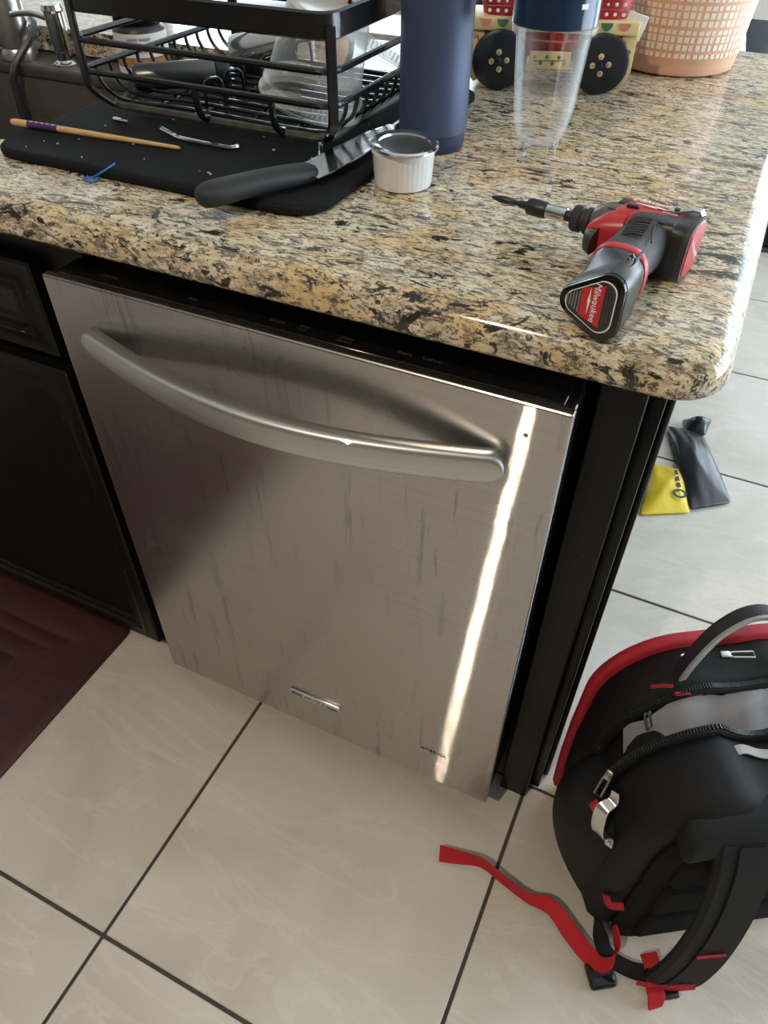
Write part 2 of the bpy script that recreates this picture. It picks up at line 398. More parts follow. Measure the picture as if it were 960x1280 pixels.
for i, (x, y, e, r) in enumerate(LAMPS):
    t = thing('ceiling_downlight', (x, y, RH), 0, 'round white ceiling downlight over the aisle in front of the dishwasher', 'light')
    lathe('trim_ring', [(r + .03, -.001), (r + .03, -.008), (r + .004, -.012), (r, -.002)], WHITEP, t, 32)
    lathe('diffuser', [(r, -.003), (.001, -.004)], LAMPM, t, 32)
    d = bpy.data.lights.new('downlight', 'AREA'); d.shape = 'DISK'; d.size = r * 2; d.energy = e; d.color = (1, .84, .64)
    o = bpy.data.objects.new('downlight_bulb', d); COL.objects.link(o); o.parent = t; o.location = (0, 0, -.016)

# ================================================================== CABINETS
FY = .075
cab = thing('sink_cabinet', (-.5, FY, 0), 0, 'black painted sink base cabinet with drawer front and panelled door, left of dishwasher', 'cabinet')
X0 = -.5
bm = bmesh.new(); addbox(bm, -.62, X0*0 + .488, 0, .85, 0, .60, .002, 1); addbox(bm, -.62, .488, 0, .04, .60, .871, .002, 1); addbox(bm, .44, .488, .04, .85, .60, .866); addbox(bm, -.62, -.58, .04, .85, .60, .866); addbox(bm, -.58, .44, .80, .85, .60, .866)
fin('cabinet_body', bm, BLACKW, cab)
def panel_front(name, x0, x1, z0, z1, y, parent):
    # a raised frame with bead mouldings round a flat centre field; front faces -y
    prof = [(0, .018), (0, .003), (.003, 0), (.018, 0), (.022, -.003), (.030, -.003), (.034, .003), (.040, .001), (.046, .001), (.050, .006), (.06, .007)]
    rings = [[Vector((x0 + a, y + b, z0 + a)), Vector((x1 - a, y + b, z0 + a)), Vector((x1 - a, y + b, z1 - a)), Vector((x0 + a, y + b, z1 - a))] for a, b in prof]
    o = loft(name, rings, BLACKW, parent); return o
panel_front('cabinet_door', -.065, .413, .026, .645, -.022, cab)
panel_front('cabinet_door', -.555, -.075, .026, .645, -.022, cab)
panel_front('drawer_front', -.065, .413, .668, .80, -.022, cab)
panel_front('drawer_front', -.555, -.075, .668, .80, -.022, cab)

end = thing('cabinet_end_panel', (.64, .078, 0), 0, 'tall black painted cabinet end panel between dishwasher and tiled walkway', 'cabinet')
box('filler_strip', -.036, .008, 0, .02, 0, .871, BLACKW, end, .0015, 1)
box('corner_post', .008, .024, .026, .06, 0, .871, BLACKW, end, .002, 2)
tube('bead', [(.028, .058, 0), (.028, .058, .871)], .0045, BLACKW, end, 10)
box('side_panel', .008, .026, .06, .87, 0, .871, BLACKW, end, .001, 1)
box('rear_panel', -.8, .008, .85, .868, 0, .871, BLACKW, end, .001, 1)

# ================================================================== COUNTER
CX0, CX1, CY0, CY1, CZ0, CZ1 = -1.5, .703, -.011, 1.02, .872, .91
def outline(ins):
    r = .045; pts = []
    x1, y0, y1, x0 = CX1 - ins, CY0 + ins, CY1 - ins, CX0 + ins; rr = r - ins if r > ins else .002
    for k in range(9): a = -PI/2 + PI/2*k/8; pts.append((x1 - rr + rr*math.cos(a), y0 + rr + rr*math.sin(a)))
    for k in range(9): a = PI/2*k/8; pts.append((x1 - rr + rr*math.cos(a), y1 - rr + rr*math.sin(a)))
    pts += [(x0, y1), (x0, y0)]; return pts
H = CZ1 - CZ0; prof = [(.008, 0), (.003, .0015), (.0005, .005), (0, .010), (0, H - .024)]
for k in range(1, 7): a = PI/2*k/6; prof.append((.024*(1 - math.cos(a)), H - .024 + .024*math.sin(a)))
bm = bmesh.new(); rings = []
for a, z in prof: rings.append([bm.verts.new((x, y, CZ0 + z)) for x, y in outline(a)])
for a, b in zip(rings, rings[1:]):
    for i in range(len(a)): j = (i+1) % len(a); bm.faces.new((a[i], a[j], b[j], b[i]))
SX0, SX1, SY0, SY1 = -.92, -.135, .13, .62
hole = rrect(SX0, SX1, SY0, SY1, .03, 5)
ht = [bm.verts.new((x, y, CZ1)) for x, y in hole]; hb = [bm.verts.new((x, y, CZ0)) for x, y in hole]
n = len(hole)
for i in range(n): j = (i+1) % n; bm.faces.new((ht[i], hb[i], hb[j], ht[j]))
for outer, inner in ((rings[-1], ht), (rings[0], hb)):
    es = [bm.edges.get((outer[i], outer[(i+1) % len(outer)])) for i in range(len(outer))] + [bm.edges.get((inner[i], inner[(i+1) % n])) for i in range(n)]
    bmesh.ops.triangle_fill(bm, use_beauty=True, edges=es)
ct = fin('countertop', bm, GRANITE)
tag(ct, 'speckled yellow and black granite countertop with a rounded front edge', 'countertop')

# sink
sk = thing('kitchen_sink', (SX0, SY0, 0), 0, 'dark bronze undermount sink basin set in the granite, far left', 'sink')
L, D = SX1 - SX0, SY1 - SY0
bm = bmesh.new(); dz = .866; dk = .415
addloft(bm, [[Vector((x, y, z)) for x, y in rrect(-.02 + i, L + .02 - i, -.02 + i, D + .02 - i if s < 2 else dk - j, .03, 5)] for s, (i, j, z) in enumerate([(0, 0, dz - .012), (0, 0, dz), (.02, -.02, dz), (.025, -.005, dz - .006), (.028, .004, dz - .03), (.04, .012, dz - .2), (.07, .04, dz - .215)])], True, False)
bm.faces.new([v for v in bm.verts[-24:]])
fin('basin', bm, SINKM, sk)
bm = bmesh.new(); addbox(bm, .0, L, dk - .005, D + .015, dz - .02, dz + .001, .006, 3); fin('faucet_deck', bm, SINKM, sk)
fa = thing('faucet', (-.585, .572, .867), 0, 'brushed nickel kitchen faucet body standing on the sink deck', 'faucet')
lathe('base_ring', [(.001, 0), (.032, 0), (.032, .012), (.029, .018), (.001, .018)], NICKEL, fa, 32)
lathe('body', [(.027, .014), (.027, .2), (.024, .215), (.001, .215)], NICKEL, fa, 32)
tube('spout', spline([(0, 0, .2), (-.0, -.01, .30), (-.03, -.08, .36), (-.05, -.16, .33), (-.055, -.19, .24)], 6), .013, NICKEL, fa, 12)
tube('side_spray_arm', spline([(-.055, -.02, .012), (-.048, -.018, .05), (-.07, -.02, .1)], 5), [.02]*6 + [.017]*5, NICKEL, fa, 14)
tube('supply_hose', spline([(.02, .03, .055), (.04, .015, .05), (.045, -.01, .035), (.028, -.045, -.005), (.02, -.05, -.05), (.02, -.05, -.19)], 6), .0065, DGREY, fa, 8)
sd = thing('soap_dispenser', (-.478, .572, .867), 0, 'slim chrome soap dispenser pump with curved spout beside the faucet', 'soap dispenser')
lathe('flange', [(.001, 0), (.022, 0), (.022, .003), (.014, .008), (.001, .008)], CHROME, sd, 28)
lathe('column', [(.0125, .006), (.0125, .02), (.0155, .022), (.0155, .078), (.019, .082), (.017, .09), (.001, .092)], CHROME, sd, 28)
tube('spout', spline([(-.01, -.002, .068), (-.045, -.006, .074), (-.085, -.012, .07), (-.097, -.014, .064)], 5), .005, CHROME, sd, 10)

# ================================================================== DISHWASHER
DW, Z0, Z1 = .597, .0827, .8305
dw = thing('dishwasher', (0, 0, 0), 0, 'stainless steel dishwasher with bowed handle, pulled slightly out of the cabinets', 'dishwasher')
box('tub', .006, DW - .006, .055, .62, .004, .815, BLACKP, dw, .002, 1)
box('door_core', .002, DW - .002, .004, .055, Z0 + .004, Z1 - .004, GLOSSB, dw, .002, 1)
bm = bmesh.new(); addbox(bm, 0, DW, 0, .0125, Z0, Z1, .0028, 3); dp = fin('door_panel', bm, STEEL, dw); dp.data.set_sharp_from_angle(angle=math.radians(8))
box('control_strip', .012, DW - .012, .0128, .056, Z1 - .006, Z1 - .0005, GLOSSB, dw, .001, 1)
zt = Z1 - .0003
for x, y, s in ((.075, .028, 'Normal'), (.13, .036, 'Heavy'), (.185, .026, 'Pots'), (.205, .038, 'Express'), (.287, .026, 'Sanitize'), (.318, .026, 'Heat\nDry'), (.366, .024, 'Delay\nHours'), (.427, .027, 'Start'), (.455, .028, 'Cancel')):
    text('control_lettering', s, .0075 if s in ('Start', 'Cancel') else .006, PRINTF, dw, Matrix.Translation((x, y, zt)), ext=.0001)
# handle : shallow bow
rings = []
n = 48
for s in [0, .002, .006, .011, .017, .024, .033] + [.045 + .91*i/40 for i in range(41)] + [.967, .976, .983, .989, .994, .998, 1]:
    x = .046 + (.548 - .046)*s; e = math.sin(PI*s)
    y = -.004 - .052*e; z = .764 - .006*s
    dx = 1; dy = -.052*PI*math.cos(PI*s)/.502
    t = Vector((1, dy, 0)).normalized(); nn = Vector((t.y, -t.x, 0))
    q = min(s, 1 - s)*.502/.0165; endf = max(.08, math.sqrt(max(0, 1 - (1 - q)**2)) if q < 1 else 1)
    nn = Vector((0, -1, 0)); h = .0172 * endf; d = .0105
    rings.append([Vector((x, y, z)) + nn*(d*math.copysign(abs(math.cos(a))**.45, math.cos(a))) + Vector((0, 0, h*math.copysign(abs(math.sin(a))**.5, math.sin(a)))) for a in [2*PI*k/20 for k in range(20)]])
loft('handle', rings, HSTEEL, dw)
bd = box('badge', .2565, .3455, -.0042, 0, .1715, .1835, CHROME, dw, .0012, 2)
box('badge_field', .259, .343, -.0046, -.004, .1725, .1785, DGREY, bd, .0002, 1)
text('badge_lettering', 'KitchenAid', .0085, PRINTW, bd, mtx_axes((.301, -.0049, .1755), (1, 0, 0), (0, 0, 1)), sp=1.15)
text('america_lettering', 'AMERICA', .0095, PRINTD, dw, mtx_axes((.5045, -.0004, .1712), (1, 0, 0), (0, 0, 1)), sp=1.1, ext=.0002)
lathe('screw_hole', [(.0024, .0003), (.0001, .0004)], PRINTD, dw, 16, (.559, 0, .797), Matrix.Rotation(PI/2, 4, 'X'))

# ================================================================== FLOOR MAT
fm = bmesh.new(); x0, x1, y0, y1 = -1.15, -.172, -.95, .066
pr = [(0, 0), (0, .006), (.004, .0105), (.012, .012), (.075, .0125), (.078, .0114), (.081, .0125), (.108, .0125), (.111, .0114), (.114, .0125), (.150, .0125), (.153, .0114), (.156, .0122), (.2, .0122)]
addloft(fm, [[Vector((x, y, z)) for x, y in rrect(x0 + a, x1 - a, y0 + a, y1 - a, max(.012 - a*.5, .0015), 3)] for a, z in pr])
tag(fin('kitchen_floor_mat', fm, VINYL), 'dark burgundy cushioned floor mat with embossed border lines', 'floor mat')

# ================================================================== DISH MAT + RACK
MT = CZ1 + .011
mp = rrect(-.128, .303, .083, .56, .035, 6)
bm = bmesh.new(); addloft(bm, [[Vector((x, y, CZ1 + z)) for x, y in rrect(-.128 + a, .303 - a, .083 + a, .56 - a, .04, 6)] for a, z in [(.003, .0005), (0, .003), (0, .008), (.003, .011), (.008, .0112), (.011, .0114), (.015, .0108)]])
dm = fin('dish_drying_mat', bm, MATBLK); dm.rotation_euler = (0, 0, .0)
tag(dm, 'black waffle-textured dish drying mat lying on the granite', 'dish mat')
bm = bmesh.new()
for k in range(46):
    x, y = random.uniform(-.1, .28), random.uniform(.1, .5); s = random.uniform(.0005, .0013)
    addbox(bm, x - s, x + s, y - s*.7, y + s*.7, MT - .0004, MT + s, 0)
tag(fin('crumbs', bm, CRUMB, smooth=False), 'tiny pale crumbs scattered over the black drying mat', 'crumbs', kind='stuff')

rk = thing('dish_rack', (0, 0, MT), 0, 'black coated wire dish rack with a flat top band', 'dish rack')
bx0, bx1, by0, by1 = -.082, .262, .205, .52
zb, z3, z2, zr0, zr1 = .016, .055, .087, .113, .138
def loop(x0, x1, y0, y1, r, z, n=5): return [(x, y, z) for x, y in rrect(x0, x1, y0, y1, r, n)]
def band(name, z0, z1, th, ins=0):
    o = rrect(bx0 + ins, bx1 - ins, by0 + ins, by1 - ins, .022, 6); i = rrect(bx0 + ins + th, bx1 - ins - th, by0 + ins + th, by1 - ins - th, .022 - th, 6); m_ = (z0 + z1)/2
    bm = bmesh.new()
    seq = [(i, z0 + .002), (i, z1 - .002), ([((a[0]+b[0])/2, (a[1]+b[1])/2) for a, b in zip(i, o)], z1), (o, z1 - .002), (o, z0 + .002), ([((a[0]+b[0])/2, (a[1]+b[1])/2) for a, b in zip(i, o)], z0)]
    R = [[bm.verts.new((x, y, z)) for x, y in s] for s, z in seq]
    for a, b in zip(R, R[1:] + R[:1]):
        for k in range(len(a)): j = (k+1) % len(a); bm.faces.new((a[k], a[j], b[j], b[k]))
    return fin(name, bm, WIRE, rk)
band('top_band', zr0, zr1, .006)
def ring_wire(name, ins, z, r, m=WIRE):
    p = loop(bx0 + ins, bx1 - ins, by0 + ins, by1 - ins, .02, z); P = [Vector(q) for q in p]; n = len(P); bm = bmesh.new(); RR = []
    for k in range(n):
        t = (P[(k+1) % n] - P[k-1]).normalized(); s = t.cross(Vector((0, 0, 1)))
        RR.append([bm.verts.new(P[k] + (s*math.cos(a) + Vector((0, 0, 1))*math.sin(a))*r) for a in [2*PI*q/8 for q in range(8)]])
    for k in range(n):
        a, b = RR[k], RR[(k+1) % n]
        for q in range(8): bm.faces.new((a[q], a[(q+1) % 8], b[(q+1) % 8], b[q]))
    return fin(name, bm, m, rk)
ring_wire('rail', .001, z2, .0036); ring_wire('rail', .002, z3, .0036); ring_wire('base_frame', .022, zb, .005, WIRERUST)
def post(x, y, dx, dy, r=.0042, w=.012):
    tube('post', spline([(x, y, zr1 - .02), (x, y, z3 - .005), (x + dx*.006, y + dy*.006, zb + .014), (x + dx*.024, y + dy*.024, zb)], 4), r, WIRE, rk, 8)
def flatpost(x, y, dx, dy, sx, sy, w=.014):
    ribbon('corner_post', [(x, y, zr1 - .012), (x, y, z3 - .004), (x + dx*.006, y + dy*.006, zb + .016), (x + dx*.026, y + dy*.026, zb)], (sx, sy, 0), w, .005, WIRE, rk, 5)
flatpost(bx0 + .012, by0 + .002, .6, .7, 1, -.3); flatpost(bx1 - .004, by0 + .006, -.7, .7, 1, 1, .011); flatpost(bx0 + .012, by1 - .002, .6, -.7, 1, .3); flatpost(bx1 - .012, by1 - .002, -.6, -.7, 1, -.3)
for x in (.085, .185): tube('post', spline([(x, by0 + .002, z3), (x, by0 + .003, zb + .024), (x, by0 + .009, zb + .008), (x, by0 + .026, zb + .001)], 4), .004, WIRE, rk, 8)
for x in (.03, .12, .2): post(x, by1, 0, -1)
# side wires, running from the lower rail down and across the floor of the rack
for k in range(11):
    y = by0 + .03 + k*(by1 - by0 - .06)/10
    tube('floor_wire', spline([(bx0 + .002, y, z3 + .003), (bx0 + .004, y, z3 - .012), (bx0 + .016, y, zb + .012), (bx0 + .045, y, zb + .004), (.05, y, zb + .006), (bx1 - .045, y, zb + .004), (bx1 - .014, y, zb + .012), (bx1 - .003, y, z3 - .012), (bx1 - .001, y, z3 + .003)], 4), .0023, WIRE, rk, 6)
for k in range(4):
    x = bx0 + .075 + k*.066
    tube('cross_wire', [(x, by0 + .022, zb), (x, by1 - .022, zb)], .0028, WIRE, rk, 6)
for k in range(6):
    y = by0 + .05 + k*.042
    tube('prong', spline([(.062, y, zb + .004), (.064, y, zb + .03), (.07, y + .008, zb + .034), (.076, y + .016, zb + .03), (.078, y + .016, zb + .004)], 3), .002, WIRE, rk, 6)
for pts in ([(bx0 + .03, by0 + .018, .004), (bx0 + .03, by0 + .014, -.004 + .006), (bx0 + .055, by0 + .01, .0035)],
            [(.03, by0 + .0, .006), (.05, by0 - .006, .004), (.07, by0 - .012, .0035), (.13, by0 - .014, .0035), (.14, by0 - .006, .0035)],
            [(bx1 - .025, by0 + .012, zb - .001), (bx1 - .02, by0 + .002, .008), (bx1 - .012, by0 - .008, .0035), (bx1 + .002, by0 + .004, .0035), (bx1 + .004, by0 + .05, .0035), (bx1 + .004, by0 + .18, .0035)]):
    tube('wire_foot', spline(pts, 5), .0026, CHROME, rk, 8)

# things in and behind the rack
def deli(loc, axis, label, s=1.0):
    t = thing('plastic_container', loc, 0, label, 'container', 'clear deli containers in the rack'); a = Vector(axis).normalized()
    M = Vector((0, 0, 1)).rotation_difference(a).to_matrix().to_4x4()
    # opening at local z=0 (down), base at top
    lathe('shell', [(.056*s, .016), (.0535*s, .018), (.0455*s, .088), (.043*s, .094), (.036*s, .096), (.033*s, .0935), (.001, .0935)], PLASTIC, t, 44, mtx=M)
    lathe('rim', [(.0585*s, 0), (.0605*s, .001), (.0605*s, .0035), (.0585*s, .0045), (.057*s, .016), (.0555*s, .016), (.0565*s, .003), (.0585*s, 0)], PLASTIC, t, 44, mtx=M)
    bm = bmesh.new()
    for k in range(60):
        q = 2*PI*k/60; addbox(bm, -.0006, .0006, .0545*s, .0578*s, .006, .015, mtx=M @ Matrix.Rotation(q, 4, 'Z'))
    o = fin('rim_ribs', bm, PLASTIC, t, False); o['kind'] = 'stuff'
    return t
deli((.188, .285, .956), (.30, .02, .95), 'clear deli container turned upside down, leaning by the rack corner post')
deli((.205, .445, .966), (.35, .35, .9), 'hazy deli container behind the first one, beside the navy bottle', .95)
sj = thing('soap_jar', (-.30, .574, .867), 0, 'dark jar with cream label standing on the sink deck behind the rack', 'jar')
lathe('jar_body', [(.001, .001), (.036, .001), (.042, .006), (.042, .07), (.036, .078), (.03, .08), (.001, .08)], TOOLBLK, sj, 40)
lathe('lid', [(.037, .079), (.038, .081), (.038, .096), (.036, .098), (.001, .098)], GLOSSB, sj, 40)
def wrap(name, r, z0, z1, a0, a1, m, parent, n=20):
    bm = bmesh.new(); R = [[bm.verts.new((rr*math.cos(a0 + (a1-a0)*k/n), rr*math.sin(a0 + (a1-a0)*k/n), z)) for k in range(n+1)] for rr, z in ((r, z0), (r + .0004, z0), (r + .0004, z1), (r, z1))]
    for a, b in zip(R, R[1:] + R[:1]):
        for k in range(n): bm.faces.new((a[k], a[k+1], b[k+1], b[k]))
    return fin(name, bm, m, parent)
lb = wrap('label', .0422, .036, .069, -2.6, .7, PAPER, sj); wrap('label', .0422, .012, .022, -2.6, .7, PAPER, sj); wrap('label_print', .0422, .023, .035, -2.6, .7, AMBER, sj)
def curved_text(name, body, size, r, zc, ac, m, parent):
    o = text(name, body, size, m, parent, Matrix(), ext=.0001)
    for v in o.data.vertices:
        x, y, z = v.co; a = ac + x / r; v.co = ((r + z)*math.cos(a), (r + z)*math.sin(a), zc + y)
    return o
for s, zc, sz in (('HAND WASH', .061, .0062), ('SOFT AND CLEAN', .0535, .0036), ('LEMONGRASS & GINGER', .045, .0058)): curved_text('label_lettering', s, sz, .0430, zc, -.95, PRINTD, sj)
gb = thing('steel_bottle', (-.022, .322, .953), math.radians(42), 'dark grey steel bottle lying in the left end of the dish rack', 'bottle')
lathe('bottle_body', [(.001, -.06), (.012, -.06), (.0155, -.055), (.0155, .035), (.012, .043)], DGREY, gb, 32, mtx=Matrix.Rotation(PI/2, 4, 'Y'))
lathe('cap', [(.012, .042), (.0145, .044), (.0145, .058), (.012, .061), (.001, .061)], BLACKP, gb, 32, mtx=Matrix.Rotation(PI/2, 4, 'Y'))
gt = thing('steel_cup', (.03, .43, .963), .3, 'small shiny steel cup lying against the back of the rack', 'cup')
lathe('cup_wall', [(.028, -.035), (.0285, -.034), (.024, .04), (.001, .04), (.001, .038), (.0225, .038), (.027, -.034), (.028, -.035)], CHROME, gt, 32, mtx=Matrix.Rotation(PI/2 - .3, 4, 'Y'))

# ================================================================== SMALL THINGS ON THE COUNTER
# chopstick
c0, c1 = Vector((-.150, .150, MT + .0045)), Vector((.083, .168, MT + .0025))
cs = thing('chopstick', c0, 0, 'bamboo chopstick with a purple patterned grip on the drying mat', 'chopstick'); d = c1 - c0
def seg(a, b): return [d*a, d*b]
tube('stick', [d*0, d*.02, d*.5, d*.98, d*1.0], [.0030, .0040, .0034, .0021, .0014], WOOD, cs, 12)
tube('purple_grip', [d*.105, d*.29], [.00425, .0041], PURPLE, cs, 12)
for k in range(5):
    q = d*(.13 + k*.034) + Vector((0, -.0012, .0040)); lathe('blossom', [(.0016, 0), (.0001, .0004)], PRINTW, cs, 5, q)
tube('rubber_twist', spline([(.048, .1, CZ1 + .012), (.050, .088, CZ1 + .012), (.044, .080, CZ1 + .008), (.034, .0775, CZ1 + .003), (.026, .074, CZ1 + .002), (.029, .069, CZ1 + .002), (.04, .07, CZ1 + .002), (.041, .077, CZ1 + .003), (.034, .08, CZ1 + .002)], 6), .0011, BLUER)
tag(bpy.data.objects['rubber_twist'], 'thin blue rubber loop at the front edge of the drying mat', 'rubber loop')

# knife
kn = thing('kitchen_knife', (.244, .16, MT), 0, 'large kitchen knife with black handle lying across the mat corner', 'knife')
B, T = Vector((.266, .140, 0)), Vector((.254, .33, 0)); base = Vector((.244, .16, 0))
hx = Vector((.205, .052, .010)) - Vector((.258, .158, .010)); 
path = [Vector((.262, .160, .011)) - base, Vector((.258, .150, .011)) - base, Vector((.250, .128, .013)) - base, Vector((.238, .102, .015)) - base, Vector((.224, .072, .016)) - base, Vector((.212, .052, .015)) - base, Vector((.205, .042, .014)) - base, Vector((.202, .037, .014)) - base]
ww = [.010, .0165, .0165, .0150, .0150, .0165, .015, .006]; tt = [.007, .0085, .010, .0105, .0105, .0115, .010, .005]
rings = []
for i, q in enumerate(path):
    t = (path[min(i+1, 7)] - path[max(i-1, 0)]).normalized(); s = t.cross(Vector((0, 0, 1))).normalized()
    rings.append([q + s*ww[i]*math.copysign(abs(math.cos(a))**.8, math.cos(a)) + Vector((0, 0, 1))*tt[i]*math.copysign(abs(math.sin(a))**.8, math.sin(a)) for a in [2*PI*k/18 for k in range(18)]])
h = loft('handle', rings, HANDLEB, kn); sm = h.modifiers.new('s', 'SUBSURF'); sm.levels = 1; sm.render_levels = 1
blade = [(.0135, -.012), (.0365, -.018), (.0375, .01), (.036, .06), (.031, .11), (.024, .145), (.015, .168), (.006, .166), (-.001, .13), (-.002, .06), (-.001, .0)]
bm = bmesh.new()
up = [bm.verts.new((x, y, .012 - .00*y + (.0008 if x < .01 else .0001))) for x, y in blade]; lo = [bm.verts.new((x, y, .0108 - (.0008 if x < .01 else .0001))) for x, y in blade]
bm.faces.new(up); bm.faces.new(lo[::-1])
for i in range(len(blade)): j = (i+1) % len(blade); bm.faces.new((up[i], lo[i], lo[j], up[j]))
bl = fin('blade', bm, BLADE, kn, False); bl.matrix_local = Matrix.Translation((.0, .0, 0)) @ Matrix.Rotation(-.12, 4, 'Z')
kn.location.z = MT - .002

# ramekin with steel ring
rm = thing('ramekin', (.338, .214, CZ1), 0, 'small white fluted ramekin beside the knife tip', 'ramekin')
fl_ = lambda a, z: 1 + (.012*abs(math.sin(a*18)) if .004 < z < .036 else 0)
lathe('cup', [(.001, .0015), (.03, .0), (.0335, .002), (.034, .006), (.036, .034), (.0375, .037), (.0375, .042), (.036, .044), (.033, .042), (.031, .008), (.001, .006)], WHITEC, rm, 144, wob=fl_)
rg = thing('strainer_ring', (.341, .210, CZ1 + .0445), 0, 'thin steel ring lid resting on top of the white ramekin', 'ring')
lathe('ring_band', [(.0375, 0), (.0395, .001), (.0395, .003), (.037, .0045), (.031, .003), (.030, .001), (.0375, 0)], CHROME, rg, 48)
lathe('dark_disc', [(.031, .001), (.001, -.002)], DGREY, rg, 48)

rm.scale = (.89, .89, .93); rg.scale = (.89, .89, .9); rg.location = (.341, .210, CZ1 + .0405); rg.rotation_euler = (.03, .05, 0)
# navy bottle
nb = thing('water_bottle', (.318, .341, CZ1), 0, 'tall navy blue insulated bottle standing beside the dish rack', 'bottle')
lathe('bottle_body', [(.037, .018), (.0395, .020), (.0395, .235), (.036, .25), (.028, .262), (.001, .262)], NAVY, nb, 64)
lathe('base', [(.001, .0), (.034, .0), (.0365, .003), (.0378, .012), (.0378, .019), (.001, .019)], NAVYD, nb, 64)
lathe('cap', [(.027, .261), (.029, .264), (.029, .292), (.026, .296), (.001, .296)], BLACKP, nb, 48)

# blender cup
bc = thing('blender_cup', (.437, .374, CZ1), .2, 'clear ribbed blender cup with navy screw lid', 'cup')
def rib(a, z):
    return 1 + .05 * max(0, math.cos(a*5)) ** 20 * (1 if z > .03 else .5)
lathe('cup_wall', [(.001, .008), (.016, .009), (.024, .015), (.0295, .028), (.033, .05), (.036, .085), (.0385, .118), (.041, .119), (.0435, .121), (.0435, .127), (.040, .129), (.037, .129), (.0365, .12), (.034, .085), (.031, .05), (.0275, .03), (.0225, .018), (.015, .012), (.001, .0115)], ACRYL, bc, 96, wob=rib)
for k in range(4):
    a = PI/4 + k*PI/2; tube('foot_lug', spline([(.021*math.cos(a), .021*math.sin(a), .018), (.0245*math.cos(a), .0245*math.sin(a), .008), (.024*math.cos(a), .024*math.sin(a), .001)], 4), [.005]*5 + [.006]*4, ACRYL, bc, 10)
lathe('screw_lid', [(.0425, .128), (.0445, .129), (.0445, .175), (.047, .195), (.047, .21), (.044, .214), (.001, .216)], NAVYP, bc, 64, wob=lambda a, z: 1 + (.012*max(0, math.cos(a*8))**8 if .13 < z < .19 else 0))
tg = text('lid_mark', '▣', .012, PRINTW, bc, Matrix()) if False else box('lid_mark', -.004, .004, -.0002, .0003, -.0022, .0022, PRINTW, bc, .0001, 1, mtx=Matrix.Translation((.0446*math.cos(-.85), .0446*math.sin(-.85), .149)) @ Matrix.Rotation(-.85 + PI/2, 4, 'Z'))

# folk-painted wagon
wg = thing('painted_wagon', (.362, .662, CZ1), .29, 'folk-painted toy wagon with red dotted top and black wheels', 'wagon ornament')
for sx in (-1, 1):
    for sy in (-1, 1):
        cx, cy = sx*.075, sy*.048
        w = lathe('wheel', [(.001, -.006), (.036, -.006), (.040, -.004), (.041, 0), (.040, .004), (.036, .006), (.001, .006)], WHEELB, wg, 48, (cx, cy, .0412), Matrix.Rotation(PI/2, 4, 'X'))
        if sy < 0:
            lathe('hub', [(.004, .0), (.003, .003), (.001, .0035)], NAVYD, w, 20, (cx, cy - .006, .0412), Matrix.Rotation(PI/2, 4, 'X'))
            for q in range(4):
                a = q*PI/2 + .1; lathe('petal', [(.0042, .0), (.0036, .0008), (.0001, .001)], CREAM, w, 16, (cx + .0115*math.cos(a), cy - .006, .0412 + .0115*math.sin(a)), Matrix.Rotation(PI/2, 4, 'X'))
                lathe('petal_heart', [(.0018, .001), (.0001, .0014)], FOLKP, w, 12, (cx + .0105*math.cos(a), cy - .006, .0412 + .0105*math.sin(a)), Matrix.Rotation(PI/2, 4, 'X'))
box('bed', -.105, .105, -.038, .038, .045, .085, FOLKR, wg, .004, 2)
box('side_trim', -.122, .122, -.044, .044, .078, .096, CREAM, wg, .003, 2)
for k in range(9):
    x = -.1 + k*.025
    extrude('tulip', [(x + .0085*math.cos(a), (.0935 + .010*math.sin(a))) for a in [PI + PI*q/8 for q in range(9)]], .0, .0008, (FOLKG if k % 2 else FOLKP), wg, mtx=Matrix.Translation((0, -.0441, 0)) @ Matrix.Rotation(PI/2, 4, 'X'))
for s in (-1, 1):
    e = extrude('end_panel', [(s*.108 + a, b) for a, b in ((-.014, .079), (.014, .079), (.014, .03), (.009, .014), (-.004, .008), (-.012, .016))], -.004, .004, CREAM, wg, .001, mtx=Matrix.Translation((0, -.034, 0)) @ Matrix.Rotation(PI/2, 4, 'X'))
    tube('vine', spline([(s*.108, -.0386, .02), (s*.108 + .003, -.0386, .045), (s*.108 - .002, -.0386, .07)], 4), .0009, FOLKG, e, 6)
    for q in range(4):
        lathe('leaf', [(.0035, 0), (.0001, .0006)], (FOLKG, FOLKP)[q == 3], e, 10, (s*.108 + (-1)**q*.005, -.0382, .028 + q*.014), Matrix.Rotation(PI/2, 4, 'X'))
sg = box('name_plaque', -.03, .03, -.052, -.049, .032, .056, CREAM, wg, .001, 1)
tube('plaque_stem', [(-.024, -.0524, .043), (.024, -.0524, .045)], .0007, FOLKG, sg, 6)
for q in range(6): lathe('plaque_leaf', [(.0028, 0), (.0001, .0006)], (FOLKG, FOLKP)[q in (0, 5)], sg, 10, (-.022 + q*.0088, -.052, .0445 + (-1)**q*.004), Matrix.Rotation(PI/2, 4, 'X'))
box('plaque_bracket', -.004, .004, -.05, -.038, .045, .08, FOLKR, sg)
rt = bmesh.new(); addloft(rt, [[Vector((x, y, z)) for x, y in rrect(-.106 - o_, .106 + o_, -.034 - o_, .034 + o_, .03, 6)] for o_, z in ((0, .095), (.003, .11), (.004, .14), (.002, .16), (-.01, .168))]); rt = fin('red_top', rt, FOLKR, wg)
for r_ in range(4):
    for k in range(17):
        x = -.096 + k*.012; lathe('dot', [(.0026, .0), (.0001, .0007)], PRINTW, rt, 10, (x, -.0368 - .0002*r_, .103 + r_*.0125), Matrix.Rotation(PI/2, 4, 'X'))
for r_ in range(4): box('grid_line', -.1, .1, -.0385, -.0375, .1088 + r_*.0125, .1094 + r_*.0125, FOLKP, rt)
